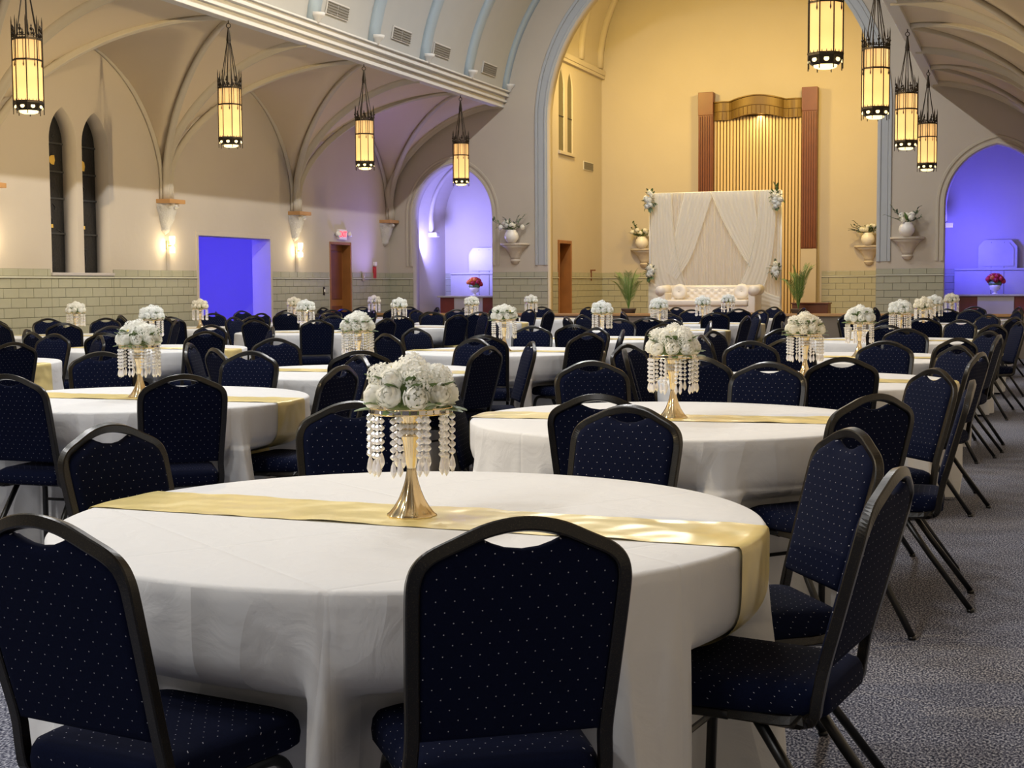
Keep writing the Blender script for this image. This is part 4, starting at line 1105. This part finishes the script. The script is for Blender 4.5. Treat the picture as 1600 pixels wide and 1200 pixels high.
def runner(rc, ang, seed, drop, n=60, wd=.315):
    g = random.Random(seed); p1, p2, p3 = [g.random()*6 for _ in range(3)]; bm = bmesh.new(); rows = []
    m = 24; ca, sa = math.cos(R_(ang)), math.sin(R_(ang)); nd = 44
    S = [('h', -1, 1-k/nd) for k in range(nd)]+[('t', -1+2*k/n, 0) for k in range(n+1)]+[('h', 1, (k+1)/nd) for k in range(nd)]
    for kind, s, q in S:
        row = []
        for j in range(m+1):
            v = (j/m-.5)*wd
            if kind == 't':
                lim = math.sqrt((ROUND+.004)**2-v*v); u = s*lim; fl = 1-smooth(.075, .15, math.hypot(u, v))     # pressed flat under the vase foot
                z = TZ+.0022+(.0045*max(0, math.sin(u*13+v*9+p1)*math.sin(u*5+v*16+p2))*(1-abs(s)**8)+.0008*math.sin(u*47+v*30+p3))*(1-fl)
            else:
                z = TZ+.001-q*drop*(1+.03*math.sin(v*20+p1))
                v2 = v*(1+.06*q); th = math.atan2(v2, s*math.sqrt(max(.05, ROUND**2-v2*v2)))
                e = .006; A_ = th+R_(ang); P = lambda a_, z_: Vector((rc(a_, z_)*math.cos(a_), rc(a_, z_)*math.sin(a_), z_))
                nv = (P(A_+e, z)-P(A_-e, z)).cross(P(A_, z+e)-P(A_, z-e)).normalized(); pt = P(A_, z)+nv*.008
                row.append(bm.verts.new(pt)); continue
            row.append(bm.verts.new((u*ca-v*sa, u*sa+v*ca, z)))
        rows.append(row)
    for a, b in zip(rows, rows[1:]):
        for j in range(m): f = bm.faces.new((a[j], b[j], b[j+1], a[j+1])); f.smooth = True
    return tomesh(bm, 'satin', name='table_runner')
bm = bmesh.new(); lathe(bm, [(.01, .71), (.885, .71), (.89, .716), (.89, .735), (.885, .74), (.01, .74)], 48); TT = tomesh(bm, 'wood_tan', name='tabletop')
bm = bmesh.new(); sweep(bm, [(0, -.24, .705), (0, -.27, .02), (0, -.24, 0), (0, .24, 0), (0, .27, .02), (0, .24, .705)], circ(.014, 6), up=(1, 0, 0)); TL = tomesh(bm, 'frame_black', name='leg_frame')
for ti, (row, num, tx, ty, ang, tone, chs) in enumerate(TABLES):
    where = '%s table from the stage, %s row' % (ordw[num-1], ROWN[row])
    t = thing('round_table', 'round folding table under its white cloth, ' + where, 'table', (tx, ty, 0), 0, 'round banquet tables')
    obj('tabletop', TT, t)
    for s in (-1, 1): obj('leg_frame', TL, t, (s*.20, 0, 0))
    near = ti < 7
    me, rc = tablecloth(tx, ty, ti+3, 360 if ti == 0 else (300 if near else 240), 26 if ti == 0 else (18 if near else 13))
    o = obj('tablecloth', me, None, (tx, ty, 0)); tag(o, 'floor-length white cloth on the ' + where, 'tablecloth', 'white tablecloths')
    o = obj('table_runner', runner(rc, ang, ti, .36 if ti else .40), None, (tx, ty, 0)); tag(o, 'gold satin runner across the ' + where, 'table runner', 'gold satin runners')
    tn = {'w': 'white', 'c': 'cream', 'i': 'ice-white'}[tone]
    centrepiece((tx, ty, TZ+.0025), '%s flowers on gold crystal-hung stand, %s' % (tn, where), tone, ti < 7, ti, rz=.3+ti)
    used = {}
    for az, R in sorted(chs, key=lambda c: abs((c[0]/45) % 1-round((c[0]/45) % 1))):
        k = int(round((az % 360)/45)) % 8; st_ = 1 if (az % 360)/45 > round((az % 360)/45) else -1
        for dk in (0, st_, -st_, 2*st_, -2*st_, 3, 4, 5):
            if (k+dk) % 8 not in used.values(): used[az] = (k+dk) % 8; break
    for (tj, az, R, cx, cy, rz) in CHAIRS:
        if tj == ti: chair((cx, cy, 0), rz, 'navy dotted chair, %s of %s' % (octant(used[az]*45, row), where), 'navy banquet chairs')
o = thing('plastic_cup', 'clear plastic cup on the fourth table from the stage, carpet-aisle row', 'cup', (-1.88, 15.55, TZ+.004))
bm = bmesh.new(); lathe(bm, [(.001, .002), (.03, 0), (.032, .003), (.042, .115), (.044, .12), (.042, .121), (.031, .006), (.001, .005)], 16); mobj('cup_body', bm, 'cup', o, True)
bm = bmesh.new(); lathe(bm, [(.045, .118), (.047, .121), (.045, .124), (.043, .121), (.045, .118)], 16, cap=False); mobj('rim', bm, 'white_plastic', o, True)
# ------------------------------------------------------------------ wall brackets with flower vases
def bracket_vase(x, y, z, label, wall, sc=1.0):
    t = thing('wall_bracket', 'cream flared plaster bracket ' + wall, 'bracket', (x, y, z), 0, 'flared wall brackets')
    prof = ((.32, 0), (.32, -.035), (.29, -.05), (.22, -.10), (.15, -.19), (.105, -.28), (.09, -.33), (.105, -.345), (.105, -.365), (.085, -.38), (.075, -.41), (.03, -.43))
    def half(prs):
        bm = bmesh.new(); rings = []
        for r, dz in prs: rings.append([bm.verts.new((r*math.cos(math.pi+math.pi*i/12), r*.9*math.sin(math.pi+math.pi*i/12), dz)) for i in range(13)])
        for a, b in zip(rings, rings[1:]):
            for i in range(12): bm.faces.new((a[i], b[i], b[i+1], a[i+1]))
        bm.faces.new(rings[0]); bm.faces.new(rings[-1][::-1]); return bm
    mobj('shelf', half(prof[:3]), 'stone', t); mobj('flare', half(prof[2:7]), 'stone', t, True); mobj('drop', half(prof[6:]), 'stone', t, True)
    v = thing('flower_vase', label, 'flower vase', (x, y-.235, z), rnd.random()*.4, 'vases on wall brackets'); v.scale = (1.12,)*3
    bm = bmesh.new(); lathe(bm, [(.06, 0), (.075, .01), (.12, .07), (.13, .12), (.115, .18), (.085, .22), (.09, .235), (.08, .236), (.07, .2), (.001, .19)], 24); mobj('vase', bm, 'white_ceramic', v, True)
    g = random.Random(int(x*100))
    for i in range(10):
        a = g.random()*6.28; el = .15+g.random()*1.1; d = Vector((math.cos(a)*math.cos(el), math.sin(a)*math.cos(el)*.5, math.sin(el)))
        f = obj('rose', FM['rose', 'w'][i % 2], v, Vector((0, 0, .25))+Vector((d.x*1.3, d.y, d.z*.8))*(.11+.08*g.random()), aim(d)); f.scale = (1.45,)*3
    for i in range(22):
        a = g.random()*6.28 if i > 4 else (0 if i % 2 else math.pi)+g.uniform(-.5, .5); el = .2+g.random()*.9; d = Vector((math.cos(a)*math.cos(el), math.sin(a)*math.cos(el)*.35, math.sin(el))); ln = .24+.16*g.random()
        if i < 9:
            bm = bmesh.new(); p0 = Vector((0, 0, .22)); sweep(bm, [p0, p0+d*ln*.6, p0+d*ln], circ(.003, 4)); s = mobj('stem', bm, 'leaf_grey', v)
            for k in range(6):
                p = p0+d*ln*(.4+.12*k); q = (d+Vector((g.uniform(-1, 1), g.uniform(-1, 1), g.uniform(-.5, 1)))).to_track_quat('Y', 'Z').to_euler(); lf = obj('leaf', FM['leaf_grey'], s, p, q); lf.scale = (1.2,)*3
        else:
            lf = obj('leaf', FM['leaf'], v, Vector((0, 0, .23))+d*.06, d.to_track_quat('Y', 'Z').to_euler()); lf.scale = (2.0,)*3
bracket_vase(-10.09, YF, 2.20, 'white vase of white flowers between the left niche and chancel arch'.replace('left ', 'window-side '), 'between the window-side niche and the chancel arch')
bracket_vase(-2.28, YF, 2.20, 'white vase of flowers between the chancel arch and aisle-side niche', 'between the chancel arch and the aisle-side niche')
bracket_vase(-8.48, CHB, 2.16, 'white vase of flowers on the chancel wall behind the white backdrop edge', 'on the chancel wall beside the white backdrop')
bracket_vase(-3.44, CHB, 2.16, 'white vase of flowers on the chancel wall beyond the brown pillars', 'on the chancel wall beyond the brown pillar')

# ------------------------------------------------------------------ niches: altar, reredos, red flowers
for n_, c in enumerate(NICHE):
    nm = ('window-side', 'aisle-side')[n_]
    t = thing('altar', 'dark red marble altar with pale centre panel in the %s niche' % nm, 'altar', (c, 28.95, STG), 0, 'niche altars')
    mobj('top_slab', boxm(-.72, .72, -.36, .36, .40, .44, .008), 'marble_pale', t); mobj('body', boxm(-.66, .66, -.30, .32, 0, .40), 'marble_red', t)
    mobj('front_panel', boxm(-.33, .33, -.32, -.30, .02, .395, .004), 'marble_pale', t)
    t = thing('reredos', 'grey stepped stone reredos behind the altar of the %s niche' % nm, 'reredos', (c, NB-.045, STG), 0, 'niche reredos')
    bm = fill_poly([(-.80, 0), (.80, 0), (.80, .93), (.36, .93), (.36, 1.36), (.25, 1.49), (-.25, 1.49), (-.36, 1.36), (-.36, .93), (-.80, .93)], [], .12); map_bm(bm, lambda u, v, w_: (u, -w_, v)); mobj('slab', bm, 'marble_pale', t)
    bm = fill_poly([(-.30, .98), (.30, .98), (.30, 1.32), (.21, 1.43), (-.21, 1.43), (-.30, 1.32)], [], .02); map_bm(bm, lambda u, v, w_: (u, -.12-w_, v)); mobj('raised_panel', bm, 'marble_pale', t)
    mobj('ledge', boxm(-.80, .80, -.16, -.12, .90, .94, .008), 'marble_pale', t)
    for s in (-.12, .12): mobj('joint', boxm(s-.006, s+.006, -.126, -.12, .0, 1.45), 'grout', t)
    v = thing('flower_bowl', 'red and orange flowers in a white footed bowl on the %s altar' % nm, 'flower bowl', (c-.02+(.08 if n_ == 0 else 0), 28.85, STG+.44), 0, 'flower bowls on the altars')
    bm = bmesh.new(); lathe(bm, [(.05, 0), (.05, .012), (.025, .03), (.03, .05), (.085, .08), (.10, .14), (.105, .17), (.095, .17), (.06, .1), (.001, .09)], 20); mobj('bowl', bm, 'white_ceramic', v, True)
    g = random.Random(n_+3)
    bm = bmesh.new(); bmesh.ops.create_icosphere(bm, subdivisions=2, radius=.11); bmesh.ops.transform(bm, matrix=Matrix.Diagonal((1.2, 1, .6, 1)), verts=bm.verts[:]); mobj('foliage', bm, 'leaf', v, loc=(0, 0, .2))
    for i in range(15):
        a = i*2.4; el = .1+1.3*((i+.5)/15); d = Vector((math.cos(a)*math.cos(el), math.sin(a)*math.cos(el), math.sin(el)))
        f = obj('flower', FM['rose_red'] if g.random() < .55 else FM['rose_orange'], v, Vector((d.x*.15, d.y*.12, .23+d.z*.13)), aim(d))
# ------------------------------------------------------------------ stage set: drapery, sofa, palms
BY = 28.3; BX0, BX1 = -7.40, -4.74; BZ1 = 3.17; BXC = (BX0+BX1)/2
bd = thing('wedding_backdrop', 'white draped wedding backdrop with crossed sheer swags on the stage', 'backdrop', (BXC, BY, STG))
HWB = (BX1-BX0)/2; HB = BZ1-STG
for s in (-1, 1):
    bm = bmesh.new(); sweep(bm, [(s*HWB, .06, .02), (s*HWB, .06, HB)], circ(.02, 8)); mobj('pole', bm, 'white_plastic', bd, True)
    mobj('pole_base', boxm(s*HWB-.2, s*HWB+.2, -.14, .26, 0, .015, .004), 'white_plastic', bd)
bm = bmesh.new(); sweep(bm, [(-HWB, .06, HB), (HWB, .06, HB)], circ(.018, 8)); mobj('crossbar', bm, 'white_plastic', bd, True)
bm = bmesh.new(); A = []; B2 = []
nx = 260
for i in range(nx+1):
    x = -HWB+2*HWB*i/nx; y = .013*math.sin(i*.95)+.008*math.sin(i*.37+1)
    A.append(bm.verts.new((x, y*.7+.03, HB))); B2.append(bm.verts.new((x*1.0, y*1.3+.03, .02)))
for i in range(nx): f = bm.faces.new((B2[i], B2[i+1], A[i+1], A[i])); f.smooth = True
mobj('curtain', bm, 'drape', bd)
# straight sheer side falls and crossed swags with fine pleats
def swag(pts_in, pts_out, n, yoff, name, amp=.006):
    """ruled pleated band between two edge curves"""
    a = catmull(pts_in, 10); b = catmull(pts_out, 10); bm = bmesh.new(); rows = []
    for p, q in zip(a, b):
        rows.append([bm.verts.new((p.x+(q.x-p.x)*j/n, yoff-.02-amp*math.sin(j*1.6)-amp*.5*math.sin(j*.7), p.z+(q.z-p.z)*j/n)) for j in range(n+1)])
    for r1, r2 in zip(rows, rows[1:]):
        for j in range(n): f = bm.faces.new((r1[j], r1[j+1], r2[j+1], r2[j])); f.smooth = True
    return mobj(name, bm, 'drape_sheer', bd)
def PX(u, v): return (-HWB+2*HWB*u, 0, HB*v)
swag([PX(.18, 1), PX(.20, .7), PX(.25, .4), PX(.34, .13)], [PX(.02, 1), PX(.02, .62), PX(.04, .3), PX(.16, .05)], 30, -.03, 'swag')
swag([PX(.50, 1), PX(.42, .74), PX(.33, .48), PX(.22, .30)], [PX(.28, 1), PX(.22, .74), PX(.19, .54), PX(.14, .36)], 30, -.045, 'swag')
swag([PX(.48, 1), PX(.58, .76), PX(.70, .53), PX(.78, .40)], [PX(.80, 1), PX(.83, .78), PX(.83, .64), PX(.82, .52)], 34, -.06, 'swag')
swag([PX(.85, 1), PX(.82, .66), PX(.76, .4), PX(.64, .13)], [PX(.97, 1), PX(.96, .66), PX(.92, .36), PX(.82, .05)], 24, -.075, 'swag')
for e in ([PX(.18, 1), PX(.20, .7), PX(.25, .4), PX(.34, .13)], [PX(.85, 1), PX(.82, .66), PX(.76, .4), PX(.64, .13)], [PX(.48, 1), PX(.58, .76), PX(.70, .53), PX(.78, .40)]):
    bm = bmesh.new(); sweep(bm, [(p.x, -.10, p.z) for p in catmull(e, 8)], circ(.008, 6), up=(0, 1, 0)); mobj('swag_hem', bm, 'drape', bd, True)
swag([PX(.84, .26), PX(.90, .20), PX(1.0, .16)], [PX(.82, .02), PX(.9, .04), PX(1.0, .02)], 20, -.04, 'side_fall')
swag([PX(.0, .30), PX(.06, .26), PX(.12, .18)], [PX(.0, .02), PX(.06, .02), PX(.12, .02)], 20, -.04, 'side_fall')
def spray(x, z, r, label, seed):
    v = thing('flower_spray', label, 'flower spray', (BXC+x, BY-.13, STG+z), 0, 'flower sprays on the backdrop'); g = random.Random(seed)
    for i in range(9):
        a = g.random()*6.28; q = r*math.sqrt(g.random())*.65; d = Vector((.4*math.cos(a), -1, .4*math.sin(a)))
        f = obj('rose', FM['rose', 'i' if i % 2 else 'w'][i % 2], v, (q*.6*math.cos(a), -.03, q*1.15*math.sin(a)), aim(d)); f.scale = (1.7,)*3
    for i in range(30):
        a = g.random()*6.28; d = Vector((.75*math.cos(a), -.25-.4*g.random(), 1.2*math.sin(a))); lf = obj('leaf', FM['leaf_grey' if i % 3 else 'leaf'], v, (r*.5*math.cos(a)*g.random(), .0, r*.95*math.sin(a)*g.random()), d.to_track_quat('Y', 'Z').to_euler()); lf.scale = (1.8,)*3
spray(-HWB+.04, HB-.14, .22, 'white rose and eucalyptus spray, window-side top corner of the backdrop', 1)
spray(HWB-.06, HB-.14, .24, 'white rose and eucalyptus spray, aisle-side top corner of the backdrop', 2)
spray(-HWB+.06, .93, .15, 'small eucalyptus spray halfway down the window-side edge of the backdrop', 3)
spray(HWB-.08, .93, .17, 'small eucalyptus spray halfway down the aisle-side edge of the backdrop', 4)
# sofa
SY = 27.55; SXC = -5.98
so = thing('sofa', 'white button-tufted chesterfield sofa in front of the draped backdrop', 'sofa', (SXC, SY, STG)); W2 = .97
mobj('base', boxm(-W2+.06, W2-.06, -.34, .34, .07, .24, .03), 'leatherette', so); mobj('seat_cushion', boxm(-W2+.17, W2-.17, -.38, .20, .24, .36, .035), 'leatherette', so, True)
bm = bmesh.new(); rows = []
for j in range(15):
    row = []
    for i in range(81):
        x = -W2+.1+(2*W2-.2)*i/80; z = .34+.24*j/14
        u = (i/80)*11; v = (j/14)*2.0
        dd = min(math.hypot((u-round(u)), (v-round(v)) if round(v) % 1 == 0 else 9)*1.0, math.hypot(u-.5-round(u-.5), v-.5-round(v-.5)))
        row.append(bm.verts.new((x, .20-.05*min(1, dd*2.2)**.6+.03*(j/14)**3, z)))
    rows.append(row)
for a, b in zip(rows, rows[1:]):
    for i in range(80): f = bm.faces.new((a[i], a[i+1], b[i+1], b[i])); f.smooth = True
bk = mobj('tufted_back', bm, 'leatherette', so)
for i in range(11):
    for j, z in ((0, .58-.06), (1, .58-.18)):
        x = -W2+.1+(2*W2-.2)*((i+.5) if j == 0 else i+1)/11
        if abs(x) > W2-.12: continue
        b2 = bmesh.new(); bmesh.ops.create_icosphere(b2, subdivisions=1, radius=.013); mobj('button', b2, 'leatherette', bk, True, loc=(x, .185, z))
mobj('back_panel', boxm(-W2+.05, W2-.05, .22, .34, .1, .58, .02), 'leatherette', so)
bm = bmesh.new(); sweep(bm, [(-W2+.02, .26, .575), (W2-.02, .26, .575)], circ(.065, 14)); mobj('back_roll', bm, 'leatherette', so, True)
for s in (-1, 1):
    mobj('arm', boxm(*sorted((s*(W2-.16), s*(W2-.02))), -.36, .32, .1, .50, .03), 'leatherette', so, True)
    bm = bmesh.new(); sweep(bm, [(s*(W2-.06), -.37, .53), (s*(W2-.06), .32, .55)], circ(.10, 16)); mobj('arm_roll', bm, 'leatherette', so, True)
    for y in (-.28, .28):
        bm = bmesh.new(); lathe(bm, [(.018, 0), (.03, .07)], 10, s*(W2-.16), y, 0); mobj('leg', bm, 'wood_red', so, True)
def round_cushion(x, label):
    t = thing('round_cushion', label, 'cushion', (x, SY-.05, STG+.36)); bm = bmesh.new()
    lathe(bm, [(.001, .03), (.03, .045), (.09, .06), (.14, .045), (.155, 0), (.14, -.045), (.09, -.06), (.001, -.06)], 28, flute=.02, nfl=12)
    mobj('pad', bm, 'leatherette', t, True, loc=(0, 0, .155), rot=(R_(75), 0, 0)); b2 = bmesh.new(); bmesh.ops.create_icosphere(b2, subdivisions=1, radius=.016); mobj('button', b2, 'leatherette', t, True, loc=(0, -.04, .165))
round_cushion(SXC-.60, 'round white pleated cushion at the window-side arm of the sofa')
round_cushion(SXC+.63, 'round white pleated cushion at the aisle-side arm of the sofa')
# potted palms
def palm(x, y, label, seed, n=15, h=.9, sp=1.):
    t = thing('potted_palm', label, 'potted palm', (x, y, STG)); g = random.Random(seed)
    bm = bmesh.new(); lathe(bm, [(.10, 0), (.15, .16), (.16, .18), (.145, .18), (.001, .16)], 20); mobj('pot', bm, 'pot', t, True)
    for i in range(n):
        a = 2*math.pi*i/n+g.uniform(-.3, .3); el = g.uniform(1.08, 1.5); L_ = h*g.uniform(.75, 1.05); pts = []; leafm = bmesh.new()
        for k in range(12):
            q = k/11; rr = sp*L_*q*math.cos(el)*(1+.45*q); z = .16+L_*q*math.sin(el)*(1.08-.25*q*q/ max(.3, math.sin(el)))
            pts.append(Vector((rr*math.cos(a), rr*math.sin(a), z)))
        sweep(leafm, pts, circ(.006, 4)); 
        for k in range(3, 12):
            d = (pts[k]-pts[k-1]).normalized(); s = d.cross(Vector((0, 0, 1)));
            if s.length < .05: s = Vector((-math.sin(a), math.cos(a), 0))
            s.normalize()
            for sg in (-1, 1):
                for hh in (0, .6):
                    ln = .15*(1-.5*abs(k/11-.5)); dv = (s*sg*.75+d*.8+Vector((0, 0, -.12))).normalized(); p = pts[k]-d*hh*.05
                    wv = d*.006
                    leafm.faces.new([leafm.verts.new(c_) for c_ in (p-wv, p+dv*ln*.5-wv*1.3, p+dv*ln, p+dv*ln*.5+wv*1.3, p+wv)])
        mobj('frond', leafm, 'palm_leaf', t)
palm(-7.72, 27.9, 'potted palm on the stage at the window side of the backdrop', 2, 10, .98, .78)
palm(-4.27, 27.6, 'potted palm on the stage at the aisle side of the backdrop', 5, 12, 1.02, .64)
t = thing('planter_box', 'low dark wooden box under the palm beside the brown pillar', 'box', (-4.15, 28.45, STG))
mobj('carcass', boxm(-.35, .35, -.2, .2, 0, .26, .01), 'wood_red', t); mobj('lid', boxm(-.37, .37, -.22, .22, .26, .285, .005), 'wood_red', t)
